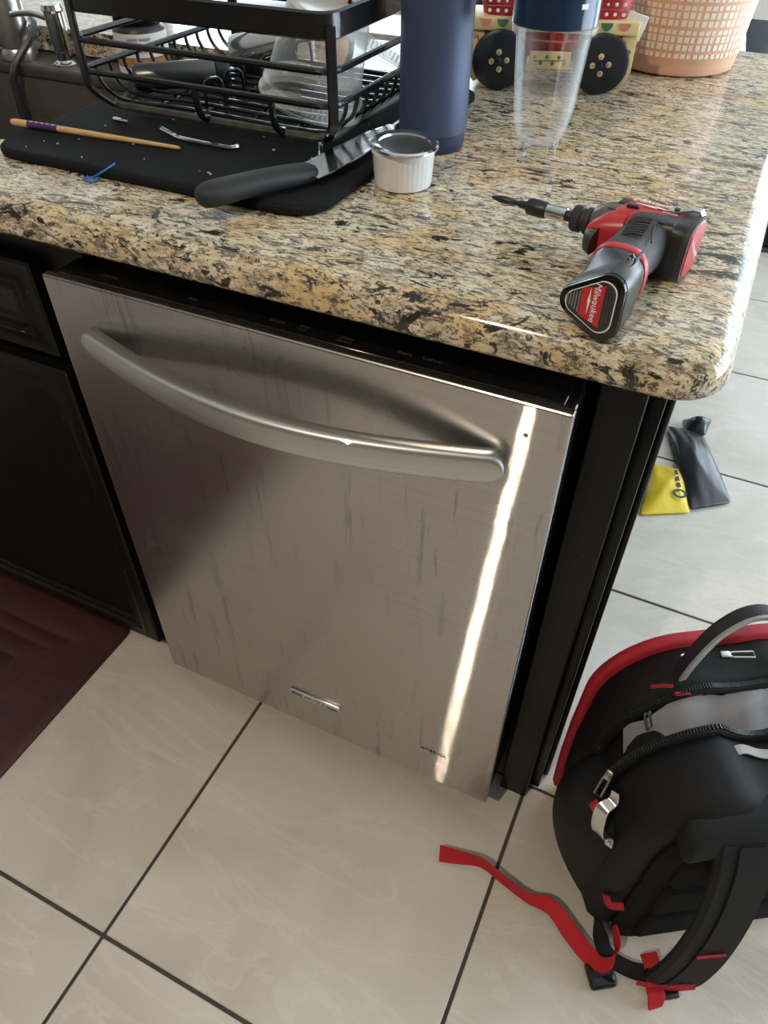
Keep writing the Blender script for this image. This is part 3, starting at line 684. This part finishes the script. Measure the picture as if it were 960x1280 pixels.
sl = box('leaning_tag', .075, .105, -.03, -.026, .098, .13, PAPER, wg, .0005, 1, mtx=Matrix.Rotation(.25, 4, 'Y'))

wg.scale = (.92, .92, .9)
# checked pot
pt = thing('planter_pot', (.510, .862, CZ1), 0, 'terracotta planter pot with cream basket-weave checks at the back of the counter', 'planter')
PR = [(.080, 0), (.086, .003), (.0885, .012), (.0885, .019), (.0895, .0205), (.094, .06), (.099, .11), (.103, .16), (.106, .2), (.108, .205)]
lathe('pot_wall', [(.001, .0)] + PR + [(.103, .206), (.098, .15), (.085, .02), (.001, .02)], TERRA, pt, 72)
bm = bmesh.new(); rows, colsn = 17, 64
for r_ in range(rows):
    za, zc = .026 + r_*.0100, .026 + r_*.0100 + (.0075 if r_ % 3 else .0055)
    for k in range(colsn):
        a0 = 2*PI*(k + .5*(0))/colsn; a1 = a0 + 2*PI/colsn*(.72 if k % 3 else .55); vs = []
        for z in (za, zc):
            rr = .0895 + (z - .0205)*.096 + .0010
            vs.append([(rr*math.cos(a), rr*math.sin(a), z) for a in (a0, a1)])
            vs.append([((rr - .0014)*math.cos(a), (rr - .0014)*math.sin(a), z) for a in (a0, a1)])
        A = [bm.verts.new(p) for p in (vs[0][0], vs[0][1], vs[2][1], vs[2][0])]; B_ = [bm.verts.new(p) for p in (vs[1][0], vs[1][1], vs[3][1], vs[3][0])]
        bm.faces.new(A)
        for q in range(4): bm.faces.new((A[q], B_[q], B_[(q+1) % 4], A[(q+1) % 4]))
o = fin('cream_checks', bm, CHECK, pt, False); o['kind'] = 'stuff'
lathe('soil', [(.094, .185), (.05, .19), (.001, .188)], TOOLBLK, pt, 40)

# things at the far side of the counter, behind the rack
pk = box('snack_packet', -.05, .05, -.075, .075, 0, .012, BLUEPK, None, .005, 3); pk.location = (-.29, .93, CZ1); pk.rotation_euler = (0, 0, .5)
tag(pk, 'flat blue packet lying behind the dish rack', 'packet')
ob = thing('orange_bottle', (-.135, .93, CZ1), 0, 'orange plastic bottle behind the plastic containers', 'bottle')
lathe('bottle_body', [(.001, 0), (.034, 0), (.037, .004), (.037, .1), (.03, .125), (.014, .14)], ORANGE, ob, 32); lathe('cap', [(.016, .138), (.016, .162), (.001, .164)], WHITEC, ob, 24)
wb = thing('white_bottle', (-.215, .945, CZ1), 0, 'narrow white bottle beside the orange bottle behind the rack', 'bottle')
lathe('bottle_body', [(.001, 0), (.022, 0), (.024, .004), (.024, .11), (.012, .13)], WHITEC, wb, 32); lathe('cap', [(.0125, .128), (.0125, .15), (.001, .151)], WHITEC, wb, 24)

# ================================================================== IMPACT DRIVER, lying on its side
# local frame: +x towards the rear of the tool, +y towards its top, z up from the counter
dr = thing('impact_driver', (.60, .135, CZ1), math.radians(-9), 'red and black cordless impact driver lying on its side on the granite', 'power tool')
ZC = .031
def sring(x, cy, hy, hz, p=.7, n=24, zc=ZC):
    return [Vector((x, cy + hy*math.copysign(abs(math.cos(a))**p, math.cos(a)), zc + hz*math.copysign(abs(math.sin(a))**p, math.sin(a)))) for a in [2*PI*k/n for k in range(n)]]
RX = Matrix.Rotation(-PI/2, 4, 'Y')
def latx(name, prof, m, parent, cy=0, n=28): return lathe(name, prof, m, parent, n, (0, cy, ZC), Matrix.Rotation(PI/2, 4, 'Y'))
latx('bit', [(.001, -.146), (.0018, -.144), (.0034, -.136), (.0034, -.130), (.0022, -.127), (.0022, -.118), (.0036, -.116), (.0036, -.108)], TOOLBLK, dr)
latx('bit_holder', [(.0036, -.110), (.0068, -.108), (.0075, -.106), (.0075, -.091), (.0066, -.089)], TOOLBLK, dr)
latx('bit_sleeve', [(.0062, -.090), (.0062, -.070), (.005, -.069)], CHROME, dr)
latx('shank', [(.0048, -.071), (.0048, -.062)], TOOLBLK, dr)
latx('chuck_collar', [(.0048, -.064), (.0105, -.063), (.0115, -.061), (.0115, -.055), (.0098, -.054), (.0098, -.051), (.0115, -.050), (.0115, -.046), (.008, -.045)], RUBBER, dr)
loft('nose_cone', [sring(-.046, .001, .012, .013, .9), sring(-.043, .002, .017, .017, .85), sring(-.033, .003, .0225, .021, .8), sring(-.020, .003, .025, .024, .75), sring(-.008, .003, .0265, .0255, .7)], GREYT, dr)
box('nose_clip', -.022, -.006, .003, .020, ZC + .018, ZC + .026, TOOLBLK, dr, .003, 2)
mh = loft('motor_housing', [sring(-.030, -.012, .015, .017, .7), sring(-.018, -.006, .0235, .0235, .7), sring(-.010, 0, .0285, .0268, .6), sring(.012, .001, .0292, .0278, .55), sring(.036, .001, .0288, .0282, .55), sring(.058, .001, .0286, .0280, .5), sring(.066, .0, .0282, .0275, .5)], REDP, dr)
loft('trigger_guard', [sring(-.037, -.034, .006, .010, .8), sring(-.034, -.024, .016, .014, .7), sring(-.020, -.016, .022, .0225, .7), sring(.0, -.014, .020, .0245, .7)], REDP, dr)
loft('rear_housing', [sring(.006, -.020, .012, .0262, .6), sring(.012, -.0195, .016, .0284, .5), sring(.030, -.018, .0160, .0290, .42), sring(.052, -.0165, .0165, .0292, .42), sring(.0525, -.006, .0275, .0292, .42), sring(.060, -.004, .0292, .0292, .45), sring(.066, -.004, .0284, .0286, .5)], TOOLBLK, dr)
rc = loft('rear_rim', [sring(.064, -.004, .0284, .0282, .5), sring(.067, -.004, .0300, .0296, .5), sring(.072, -.004, .0292, .0288, .5)], RUBBERG, dr)
ec = loft('end_cap', [sring(.0715, -.004, .0262, .0258, .5), sring(.0735, -.004, .0245, .0242, .5)], REDP, dr)
text('end_cap_lettering', 'Milwaukee', .0105, PRINTW, ec, mtx_axes((.0737, -.004, ZC), (0, -.75, .66), (0, .66, .75)), shear=.2)
# lettering on the red top shoulder
tl = text('housing_lettering', 'Milwaukee', .0135, PRINTW, mh, mtx_axes((.020, .0115, ZC + .0291), (1, 0, 0), (0, 1, -.06)), shear=.35, sp=.95)
extrude('lightning_stroke', [(-.022, .001), (.002, .001), (-.001, .0035), (.020, -.002), (.0, -.001), (.003, -.0035), (-.022, .0)], 0, .0004, PRINTW, mh, mtx=mtx_axes((.020, .0025, ZC + .0287), (1, 0, 0), (0, 1, 0)))
for k in range(4): lathe('charge_light', [(.0011, 0), (.0001, .0004)], PRINTG, dr, 10, (.014 + k*.0052, -.012, ZC + .0285 - (3 - k)*.0002))
box('mode_button', -.008, .006, -.0085, -.0035, ZC + .024, ZC + .030, TOOLBLK, dr, .0015, 2)
box('vent_slot', .024, .034, .0, .0013, ZC + .0268, ZC + .0284, PRINTD, dr); box('vent_slot', -.026, -.016, -.012, -.0108, ZC + .0222, ZC + .0236, PRINTD, dr)
bh = loft('belt_hook', [[Vector((x, y + s*w, z + t)) for s, t in ((-1, -.0009), (1, -.0009), (1, .0009), (-1, .0009))] for x, y, z, w in [(Vector((.034, .004, .0600)).x, .004, .0605, .002), (.036, .004, .0608, .006), (.044, .004, .0612, .0075), (.052, .006, .0625, .006), (.060, .009, .064, .0055), (.067, .011, .063, .0055), (.0705, .012, .058, .0055), (.0712, .012, .050, .005)]], NICKEL, dr)
lathe('hook_screw', [(.0030, 0), (.0030, .0015), (.0001, .0018)], TOOLBLK, bh, 16, (.0435, .003, .0621))
for y_ in (-.0035,): box('hook_outline', .030, .047, y_, y_ + .0008, ZC + .0278, ZC + .0288, PRINTW, mh)
box('foot_rib', .038, .046, -.036, -.028, ZC - .02, ZC - .006, REDP, dr, .001, 1)
# grip: rings along -y
def yring(y, cx, hx, hz, p=.75, n=24, zc=ZC, tri=0):
    out = []
    for k in range(n):
        a = 2*PI*k/n; c, s = math.cos(a), math.sin(a)
        out.append(Vector((cx + hx*math.copysign(abs(c)**p, c)*(1 - tri*.28*(1 - c)*0), y, zc + hz*math.copysign(abs(s)**p, s)*(1 - tri*.45*max(0, -c)))))
    return out
gp = loft('grip', [yring(-.012, .006, .020, .0205), yring(-.022, .003, .0240, .0240), yring(-.034, -.002, .0235, .0235), yring(-.048, -.004, .0225, .0225), yring(-.062, -.006, .0225, .0225, .75), yring(-.076, -.007, .0245, .024), yring(-.085, -.007, .0258, .0250)], RUBBERG, dr)
for k in range(8):
    y = -.032 - k*.0048; hz = .0242 if k < 3 else .0232 + .0002*k
    tube('grip_rib', spline([(-.024, y - .001, ZC + .008), (-.018, y, ZC + hz*.80), (-.008, y + .002, ZC + hz + .0002), (.002, y + .003, ZC + hz + .0002)], 3), .0011, RUBBER, gp, 6)
tube('grip_seam', spline([(.018, -.02, ZC + .021), (.012, -.03, ZC + .0240), (.006, -.034, ZC + .0243), (.008, -.05, ZC + .0228), (.012, -.066, ZC + .022)], 4), .0009, RUBBER, gp, 6)
loft('trigger', [sring(-.036, -.038, .006, .008, .8), sring(-.031, -.038, .014, .0105, .7), sring(-.022, -.040, .017, .0115, .7)], TOOLBLK, dr)
loft('grip_band', [yring(-.083, -.007, .0258, .0251), yring(-.0845, -.007, .0266, .0259), yring(-.0905, -.007, .0268, .0261), yring(-.092, -.007, .0258, .0251)], REDP, dr)
# battery, a rounded triangle in section
def tri(y, s, zc=ZC, cx=-.006, dx=0):
    pts = [(-.029, -.0035), (.021, .0275), (.021, -.0285)]; rr = .0125; out = []
    cxm = sum(p[0] for p in pts)/3; czm = sum(p[1] for p in pts)/3
    # rounded triangle by arcs about inset corners
    ins = [((p[0]-cxm)*.52 + cxm, (p[1]-czm)*.52 + czm) for p in pts]
    for q, a0 in ((0, 123), (2, 243), (1, 3)):
        for k in range(8):
            a = math.radians(a0 + 114*k/7)
            out.append(Vector((cx + dx + s*(ins[q][0] + rr*1.05*math.cos(a)), y, zc - .0005 + s*(ins[q][1] + rr*1.05*math.sin(a)))))
    return out
def bring(y, cx, hx, hz, p=.8):
    A_ = [math.radians(a0 + 114*k/7) for a0 in (123, 243, 3) for k in range(8)]
    return [Vector((cx + hx*math.copysign(abs(math.cos(a))**p, math.cos(a)), y, ZC + hz*math.copysign(abs(math.sin(a))**p, math.sin(a)))) for a in A_]
bt = loft('battery', [bring(-.088, -.007, .0250, .0245), bring(-.093, -.007, .0256, .0250), tri(-.108, 1.02), tri(-.118, 1.06), tri(-.132, 1.10), tri(-.136, 1.08)], BATT, dr)
loft('battery_base', [tri(-.1355, 1.07), tri(-.1385, 1.04), tri(-.139, .98)], GLOSSB, bt)
ol = tri(-.1392, .84); loft('base_outline', [[p + Vector((0, 0, 0)) for p in ol], [p + Vector((0, -.0003, 0)) for p in ol]], PRINTW, bt)
ol = tri(-.1394, .80); loft('base_field', [[p + Vector((0, 0, 0)) for p in ol], [p + Vector((0, -.0003, 0)) for p in ol]], PRINTD, bt)
BM = lambda x, z: mtx_axes((x, -.1400, ZC + z), (1, 0, 0), (0, 0, 1))
extrude('red_label', [(-.014, .0114), (.0055, .0185), (.0055, -.0195), (-.014, -.0120)], 0, .0004, REDP, bt, mtx=BM(0, 0))
text('label_lettering', 'Milwaukee', .0082, PRINTW, bt, mtx_axes((-.001, -.1406, ZC + .002), (.0, 0, -1), (1, 0, 0)), shear=.2)
extrude('label_stroke', [(-.012, .0), (-.001, .0008), (-.002, .0016), (.012, -.0004), (.001, -.0008), (.002, -.0016)], 0, .0003, PRINTW, bt, mtx=mtx_axes((-.0065, -.1405, ZC + .002), (0, 0, -1), (1, 0, 0)))
for k in range(5): box('fine_print', -.0265 + k*.0026, -.0252 + k*.0026, -.1402, -.1399, ZC - .005 - k*.0014, ZC + .003 + k*.0014, PRINTG, bt)
for k in range(3): box('fine_print', .008 + k*.0026, .0088 + k*.0026, -.1402, -.1399, ZC - .014, ZC + .012, PRINTF, bt)
for k in range(3): tube('thumb_ridge', spline([(-.012 + k*.001, -.104 - k*.007, ZC + .0165 + k*.0), (-.002, -.102 - k*.007, ZC + .0215), (.008, -.101 - k*.007, ZC + .0268)], 3), .0016, BATT, bt, 6)
box('slot', .0125, .0140, -.112, -.098, ZC + .026, ZC + .0305, PRINTD, bt)

CH = {'bit', 'bit_holder', 'bit_sleeve', 'shank', 'chuck_collar'}; HND = {'grip', 'grip_band', 'battery'}
def reshape(o, hnd=False):
    chk = o.name.split('.')[0] in CH; hnd = hnd or o.name.split('.')[0] in HND
    for v in o.data.vertices:
        x, y, z = v.co
        if chk: v.co = (x, y, z - .0052); continue
        if hnd:
            q = min(1, max(0, -y/.09)); y2 = y*.82 if y > -.04 else -.0328 + (y + .04)*1.10
            v.co = (x*(.90 - .02*q) + .007 + .011*q, y2, z*(.90 - .01*q)); continue
        if x > -.046: x = -.046 + (x + .046)*.78
        q = min(1, max(0, (-y - .0)/.09)) if hnd else 0
        y = y*.82 if y > -.04 else -.0328 + (y + .04)*1.10
        v.co = (x + .016*min(1, q*2) + .006*q, y, z*.83)
    for c_ in o.children: reshape(c_, hnd)
for c_ in dr.children: reshape(c_)
# ================================================================== BACKPACK
bp = thing('backpack', (.888, .101, 0), math.radians(33), 'black tool backpack with red trim and open zip pockets on the floor', 'backpack')
def arch(hw, top, rad, zb=0.0, sag=0, n=10, rb=.03, bulge=0):
    # outline in x-z, from bottom-left up over the top to bottom-right
    pts = [(-hw + rb, zb)]
    for k in range(5): a = PI*1.5 - PI/2*k/4; pts.append((-hw + rb + rb*math.cos(a), zb + rb + rb*math.sin(a)))
    for q in (.33, .66): pts.append((-hw - bulge*math.sin(PI*q), zb + rb + (top - rad - zb - rb)*q))
    for k in range(n + 1): a = PI - PI/2*k/n; pts.append((-hw + rad + rad*math.cos(a), top - rad + rad*math.sin(a)))
    m_ = 7
    for k in range(1, m_): x = (-hw + rad)*(1 - 2*k/m_); pts.append((x, top - sag*math.sin(PI*k/m_)))
    right_ = [(-x, z) for x, z in pts[:pts.index((pts[14 - 0 + 0]))] ] if False else None
    half = 1 + 5 + 2 + n + 1
    pts += [(-x, z) for x, z in pts[:half][::-1]]
    return pts
def slab(name, y0, y1, m, parent, hw, top, rad, sag=0, e=.014, zb=0, bulge=0, rb=.03, ends=(1, 1)):
    rings = []
    A = [(e*1.0, 0), (e*.35, e*.35), (0, e)] if ends[0] else [(0, 0)]
    B_ = [(0, e), (e*.35, e*.35), (e, 0)] if ends[1] else [(0, 0)]
    for i, d_ in A: rings.append([Vector((x, y0 + d_, z)) for x, z in arch(hw - i, top - i, max(rad - i, .01), zb + i, sag, rb=rb, bulge=bulge)])
    for i, d_ in B_: rings.append([Vector((x, y1 - d_, z)) for x, z in arch(hw - i, top - i, max(rad - i, .01), zb + i, sag, rb=rb, bulge=bulge)])
    return loft(name, rings, m, parent)
slab('red_back_panel', .112, .130, REDF, bp, .166, .414, .11, 0, .006, bulge=.004)
slab('rear_compartment', .050, .116, NYLON, bp, .160, .404, .11, .004, .012, bulge=.008)
slab('middle_compartment', -.012, .056, NYLON, bp, .158, .345, .10, .012, .008, bulge=.01)
slab('front_compartment', -.100, -.004, NYLON, bp, .178, .400, .115, .03, .02, bulge=.012, rb=.04)
slab('padded_back', -.118, -.094, PADM, bp, .150, .350, .08, 0, .012, rb=.03)
for k, (z0_, z1_) in enumerate(((.04, .12), (.135, .215), (.23, .30))):
    box('back_pad', -.125, .125, -.128, -.112, z0_, z1_, PADM, bp, .0075, 3)
# pocket lining, light mesh, standing between the two zips
bm = bmesh.new(); R_ = []
for k in range(13):
    x = -.144 + .024*k
    zt_ = .388 - 6.5*max(0, abs(x) - .05)**2 - .012*math.sin(k*1.7)
    R_.append([bm.verts.new((x, .048 - .004*math.sin(k*1.3), zt_)), bm.verts.new((x, .030 + .006*math.sin(k*.9), zt_ - .03)), bm.verts.new((x, .012 + .004*math.cos(k*1.9), zt_ - .048)), bm.verts.new((x, -.004, zt_ - .05))])
for a, b in zip(R_, R_[1:]):
    for q in range(3): bm.faces.new((a[q], a[q+1], b[q+1], b[q]))
ln = fin('mesh_lining', bm, MESHG, bp); sm = ln.modifiers.new('t', 'SOLIDIFY'); sm.thickness = .002
def arc_path(hw, top, rad, sag, y, i0=5, cut=3): 
    P = arch(hw, top, rad, 0, sag)[i0:-cut]; return [(x, y, z) for x, z in P]
def zipper(y, hw, top, rad, sag, i0=6, cut=6):
    P = arc_path(hw, top, rad, sag, y, i0, cut); z = tube('zip_tape', P, .0062, NYLON, bp, 8)
    bm = bmesh.new(); Q = spline(P, 5)
    for i in range(0, len(Q) - 1):
        t = (Q[i+1] - Q[i]).normalized(); M = mtx_axes(Q[i], t, Vector((0, 1, 0)))
        addbox(bm, -.0011, .0011, -.0035, .0035, .0045, .0075, mtx=M) if t.cross(Vector((0,1,0))).z > -9 else None
        addbox(bm, -.0011, .0011, -.0035, .0035, -.0075, -.0045, mtx=M)
    o = fin('zip_teeth', bm, TOOLBLK, z, False); o['kind'] = 'stuff'
zipper(.048, .160, .400, .11, .006); zipper(-.006, .178, .398, .115, .03)
def pull(p, dirv, L_=.03, m=NICKEL):
    p = Vector(p); d_ = Vector(dirv).normalized(); s = d_.cross(Vector((0, 0, 1))).normalized(); bm = bmesh.new()
    addbox(bm, -.007, .007, -.005, .005, -.003, .004, .002, 2, mtx_axes(p, d_, s))
    zp = fin('zip_slider', bm, m, bp)
    M = mtx_axes(p + Vector((0, 0, .003)), d_, s); bm = bmesh.new()
    addtube(bm, [M @ Vector(q) for q in ((.004, 0, .003), (.010, -.004, .002), (L_, -.0045, 0), (L_, .0045, 0), (.010, .004, .002), (.004, 0, .003))], .0016, 6)
    fin('pull_tab', bm, m, zp)
pull((-.184, -.012, .322), (-.4, -.35, -.85), .034); pull((-.122, .046, .366), (.15, -.4, -.9), .03); pull((-.052, .092, .414), (-.8, -.3, 0), .02); pull((-.012, .086, .412), (.9, -.15, 0), .036)
# haul handle
hp = [(-.078, .074, .392), (-.070, .077, .425), (-.048, .083, .470), (-.015, .088, .494), (.018, .088, .494), (.05, .083, .470), (.072, .077, .425), (.08, .074, .392)]
ribbon('haul_handle', hp, (0, 1, .15), .019, .008, NYLON2, bp, 6); 
ribbon('handle_piping', [(x, y - .010, z) for x, y, z in hp], (0, 1, .15), .004, .0085, WEBGREY, bp, 6)
# red stitched bar tacks
for p0, p1 in (((-.118, .062, .396), (-.096, .052, .408)), ((-.094, .047, .398), (-.06, .044, .397)), ((-.085, -.03, .392), (-.073, -.062, .379))):
    tube('bar_tack', [p0, ((p0[0]+p1[0])/2, (p0[1]+p1[1])/2, (p0[2]+p1[2])/2 + .002), p1], .0028, REDF, bp, 6)
# grey inner strap on top of the front compartment
ribbon('grey_loop', [(-.065, -.035, .378), (-.04, -.03, .388), (-.01, -.034, .376), (.03, -.036, .372)], (0, 1, .1), .012, .002, WEBGREY, bp, 5)
ribbon('grey_loop', [(-.06, -.066, .372), (-.045, -.068, .379), (-.02, -.062, .371), (.03, -.066, .366)], (0, 1, .1), .014, .002, WEBGREY, bp, 5)
# yoke the shoulder straps are sewn to
bm = bmesh.new(); Y = []
for x in (-.135, -.125, -.09, -.04, 0, .04, .09, .125, .135):
    e = .8 if abs(x) > .13 else 1; k_ = .012*(abs(x)/.13)**2
    Y.append([Vector((x, -.070, .352 - k_)), Vector((x, -.080, .384*e + (1-e)*.365 - k_)), Vector((x, -.105, .380*e + (1-e)*.36 - k_)), Vector((x, -.128, .352 - k_)), Vector((x, -.130, .326 - k_)), Vector((x, -.112, .318 - k_))])
addloft(bm, Y); yk = fin('strap_yoke', bm, NYLON, bp); ms = yk.modifiers.new('s', 'SUBSURF'); ms.levels = 2; ms.render_levels = 2
for s in (-1, 1):
    a0 = (.058*s)
    pts = [(-.060 if s < 0 else .085, -.118, .345), (-.062 if s < 0 else .09, -.138, .30), (-.068 if s < 0 else .10, -.162, .22), (-.078 if s < 0 else .115, -.178, .13), (-.088 if s < 0 else .13, -.182, .055), (-.094 if s < 0 else .135, -.176, .026)]
    sh = ribbon('shoulder_strap', pts, [(1, 0, .05), (1, 0, .05), (1, -.05, .1), (1, -.15, .2), (1, -.25, .25), (1, -.3, .25)], .078, .016, NYLON, bp, 7, lambda t: 1 - .12*t)
    off = lambda d_: [(x, y - d_, z + d_*.15) for x, y, z in pts]
    ribbon('strap_webbing', off(.0095), [(1, 0, .05), (1, 0, .05), (1, -.05, .1), (1, -.15, .2), (1, -.25, .25), (1, -.3, .25)], .030, .002, NYLON2 if False else NYLON, sh, 7)
    for tq in (.56, .80):
        i = int(tq*35); P = spline(off(.0112), 7); c = P[min(i, len(P)-1)]
        tube('bar_tack', [c + Vector((-.018, 0, -.002)), c + Vector((0, -.0012, 0)), c + Vector((.018, -.003, .003))], .0018, REDF, sh, 6)
    ex = -.094 if s < 0 else .135
    ribbon('red_edge', [(ex - .040, -.176, .020), (ex, -.188, .017), (ex + .038, -.192, .021)], (0, .3, 1), .010, .003, REDF, sh, 5)
# lower webbing, from strap end back to the bottom corner
ribbon('lower_webbing', [(-.10, -.170, .022), (-.135, -.16, .018), (-.165, -.135, .022), (-.170, -.10, .05)], [(.3, 1, .2), (.3, 1, .3), (.3, 1, .6), (0, .6, 1)], .022, .003, NYLON, bp, 6)
bk = box('buckle', -.198, -.160, -.176, -.140, .003, .017, GLOSSB, bp, .005, 3)
box('buckle_bar', -.195, -.165, -.162, -.156, .017, .020, TOOLBLK, bk, .001, 1)
# red adjuster strap: loop and long tail with its grey underside
U_ = Matrix.Rotation(-math.radians(33), 4, 'Z')
def wl(x, y, z): return tuple(U_ @ (Vector((x, y, z)) - Vector((.888, .101, 0))))
ribbon('red_adjuster_strap', [wl(.822, -.075, .055), wl(.832, -.100, .050), wl(.822, -.120, .030), wl(.802, -.116, .022), wl(.770, -.098, .022), wl(.735, -.078, .024), wl(.70, -.080, .022), wl(.66, -.073, .024), wl(.62, -.064, .026), wl(.585, -.070, .022), wl(.555, -.075, .016)],
       [wl(.888, .101, 1), (.2, .1, 1), (.3, .5, .8), (.25, .8, .5), (.2, .9, .4), (.1, .7, .7), (0, .25, 1), (0, .12, 1), (0, .2, 1), (0, .5, .85), (0, .75, .6)], .026, .0016, WEBRED, bp, 7)
# red strap under the buckle strap end
ribbon('red_strap_tail', [wl(.878, -.078, .026), wl(.888, -.098, .030), wl(.893, -.112, .018), wl(.899, -.124, .020), wl(.903, -.134, .006)], [(1, .2, .2), (1, .1, .1), (1, .4, -.2), (1, .1, .3), (1, .3, 0)], .024, .004, WEBRED, bp, 5)
box('tail_keeper', -.1, -.078, -.2, -.186, .005, .016, GLOSSB, bp, .003, 2)
# side pocket on the left with flap edge
bm = bmesh.new(); rings = []
for z, b_, y0_, y1_ in ((.012, .012, -.09, .06), (.03, .026, -.095, .07), (.10, .046, -.098, .075), (.18, .060, -.095, .075), (.235, .062, -.085, .065), (.26, .052, -.075, .055), (.268, .035, -.06, .045)):
    b_ *= 1.32; rings.append([Vector((-.155 - b_*math.sin(PI*k/10)**.6, y0_ + (y1_ - y0_)*k/10, z + .01*math.sin(PI*k/10))) for k in range(11)] + [Vector((-.13, y1_, z)), Vector((-.13, y0_, z))])
addloft(bm, rings); sp_ = fin('side_pocket', bm, NYLON, bp); ms = sp_.modifiers.new('s', 'SUBSURF'); ms.levels = 1; ms.render_levels = 2
bm = bmesh.new(); rings = []
for y, w_ in ((-.105, .01), (-.098, .03), (-.07, .034), (-.04, .03), (-.034, .01)):
    rings.append([Vector((-.168 - .0, y, .235)), Vector((-.188 - w_*.5, y, .20)), Vector((-.195 - w_*.6, y, .12)), Vector((-.188 - w_*.5, y, .06)), Vector((-.165, y, .02)), Vector((-.15, y, .06)), Vector((-.15, y, .2))])
ribbon('red_loop', [(-.180, -.098, .150), (-.176, -.108, .142), (-.160, -.114, .146)], (0, .2, 1), .016, .003, WEBRED, bp, 6)
ribbon('red_loop', [(-.205, -.03, .292), (-.200, -.05, .288)], (.3, 0, 1), .018, .003, WEBRED, bp, 4)
cl = ribbon('belt_clip', [(-.196, -.048, .352), (-.197, -.052, .338), (-.212, -.058, .330), (-.208, -.064, .280), (-.192, -.066, .270), (-.189, -.070, .248)], (-.6, .8, 0), .014, .0024, NICKEL, bp, 5, lambda t: .75 + .5*math.sin(PI*t)**2)
lathe('rivet', [(.003, 0), (.003, .001), (.0001, .002)], CHROME, cl, 12, (-.1915, -.0715, .256), Matrix.Rotation(-PI/2, 4, 'Y') @ Matrix.Rotation(.6, 4, 'X'))
# red base tray edge and far strap bits, right side of the bag
box('base_foot', -.14, .14, -.09, .1, .0, .012, TOOLBLK, bp, .004, 2)
ribbon('red_side_strap', [(.17, -.10, .04), (.19, -.15, .015), (.20, -.22, .005)], (1, 0, .3), .022, .002, WEBRED, bp, 5)

# ================================================================== FLOOR CLUTTER
pb = thing('mailer_bag', (.80, 1.0, 0), 0, 'crumpled black and yellow plastic bag lying on the tiles past the counter', 'bag')
def sheet(name, corners, h, m, parent, nx=10, ny=8, seed=1, th=.004):
    rnd = random.Random(seed); A_, B2, C_, D_ = [Vector(c) for c in corners]; bm = bmesh.new(); V_ = []
    for i in range(nx + 1):
        row = []
        for j in range(ny + 1):
            u, v = i/nx, j/ny; p = A_*(1-u)*(1-v) + B2*u*(1-v) + C_*u*v + D_*(1-u)*v
            e = math.sin(PI*u)*math.sin(PI*v)
            row.append(bm.verts.new(p + Vector((0, 0, h*e**.6*(.75 + .5*rnd.random()) + .002 + rnd.random()*.003))))
        V_.append(row)
    for i in range(nx):
        for j in range(ny): bm.faces.new((V_[i][j], V_[i+1][j], V_[i+1][j+1], V_[i][j+1]))
    o = fin(name, bm, m, parent); sm = o.modifiers.new('t', 'SOLIDIFY'); sm.thickness = th; sm.offset = -1; ss = o.modifiers.new('s', 'SUBSURF'); ss.levels = 1; ss.render_levels = 1; return o
sheet('black_film', [(-.012, -.09, .002), (.074, -.02, .002), (-.035, .24, .002), (-.12, .22, .002)], .022, FILMB, pb, seed=3)
sheet('yellow_film', [(-.118, -.158, .002), (-.008, -.095, .002), (-.05, .06, .002), (-.125, .05, .002)], .018, YELLOW, pb, 8, 8, seed=5)
sheet('twisted_corner', [(-.07, .20, .002), (-.02, .21, .01), (-.015, .27, .03), (-.09, .27, .002)], .03, FILMB, pb, 5, 5, seed=8)
text('bag_lettering', 'STANLEY', .02, PRINTD, pb, mtx_axes((-.07, -.02, .026), (-.45, .9, 0), (-.9, -.45, 0))) if False else None
lathe('printed_ring', [(.016, 0), (.016, .001), (.010, .001), (.010, 0)], PRINTD, pb, 20, (-.045, -.06, .0235))
for k in range(4): box('printed_bar', -.004, .004, -.008, .008, .0225, .0238, PRINTD, pb, mtx=Matrix.Translation((-.052 - .007*k, -.028 + .022*k, 0)) @ Matrix.Rotation(.3, 4, 'Z'))
mb = thing('storage_bag', (.99, 2.62, 0), 0, 'maroon fabric bag with dark base on the floor beyond the counter', 'bag')
box('bag_body', -.21, .25, -.14, .2, .10, .46, MAROON, mb, .03, 3); box('bag_base', -.22, .26, -.15, .21, .02, .10, NAVYL, mb, .015, 2); box('bag_feet', -.215, .255, -.145, .205, .0, .02, DGREY, mb, .004, 1)
chr_ = thing('armchair', (.20, 1.55, 0), 0, 'dark navy leather recliner standing behind the counter', 'chair')
loft('backrest', [[Vector((x, y, z)) for x, y in rrect(-.34 + i, .34 - i, .16 + k, .34 + k, .06, 5)] for i, k, z in ((.02, 0, .42), (0, .02, .6), (0, .06, .9), (.0, .1, 1.14), (.03, .11, 1.22), (.09, .11, 1.25))], NAVYL, chr_)
box('seat', -.34, .34, -.45, .2, .30, .54, NAVYL, chr_, .05, 4)
for x in (-.46, .32): box('armrest', x, x + .135, -.47, .34, .12, .815, NAVYL, chr_, .035, 4)
box('footrest', -.33, .33, -.49, -.44, .14, .50, NAVYL, chr_, .02, 3)
for x in (-.40, .40):
    for y in (-.38, .26): tube('foot', [(x, y, 0), (x, y, .13)], [.02, .026], TOOLBLK, chr_, 12)
cb = sheet('folded_cloth', [(-.05, -.07, 0), (.03, -.08, 0), (.025, .09, 0), (-.05, .08, 0)], .075, CLOTHB, None, 8, 8, 17, .006); cb.location = (.565, 1.36, .817)
tag(cb, 'pale blue crumpled cloth lying on the recliner arm behind the planter', 'cloth')
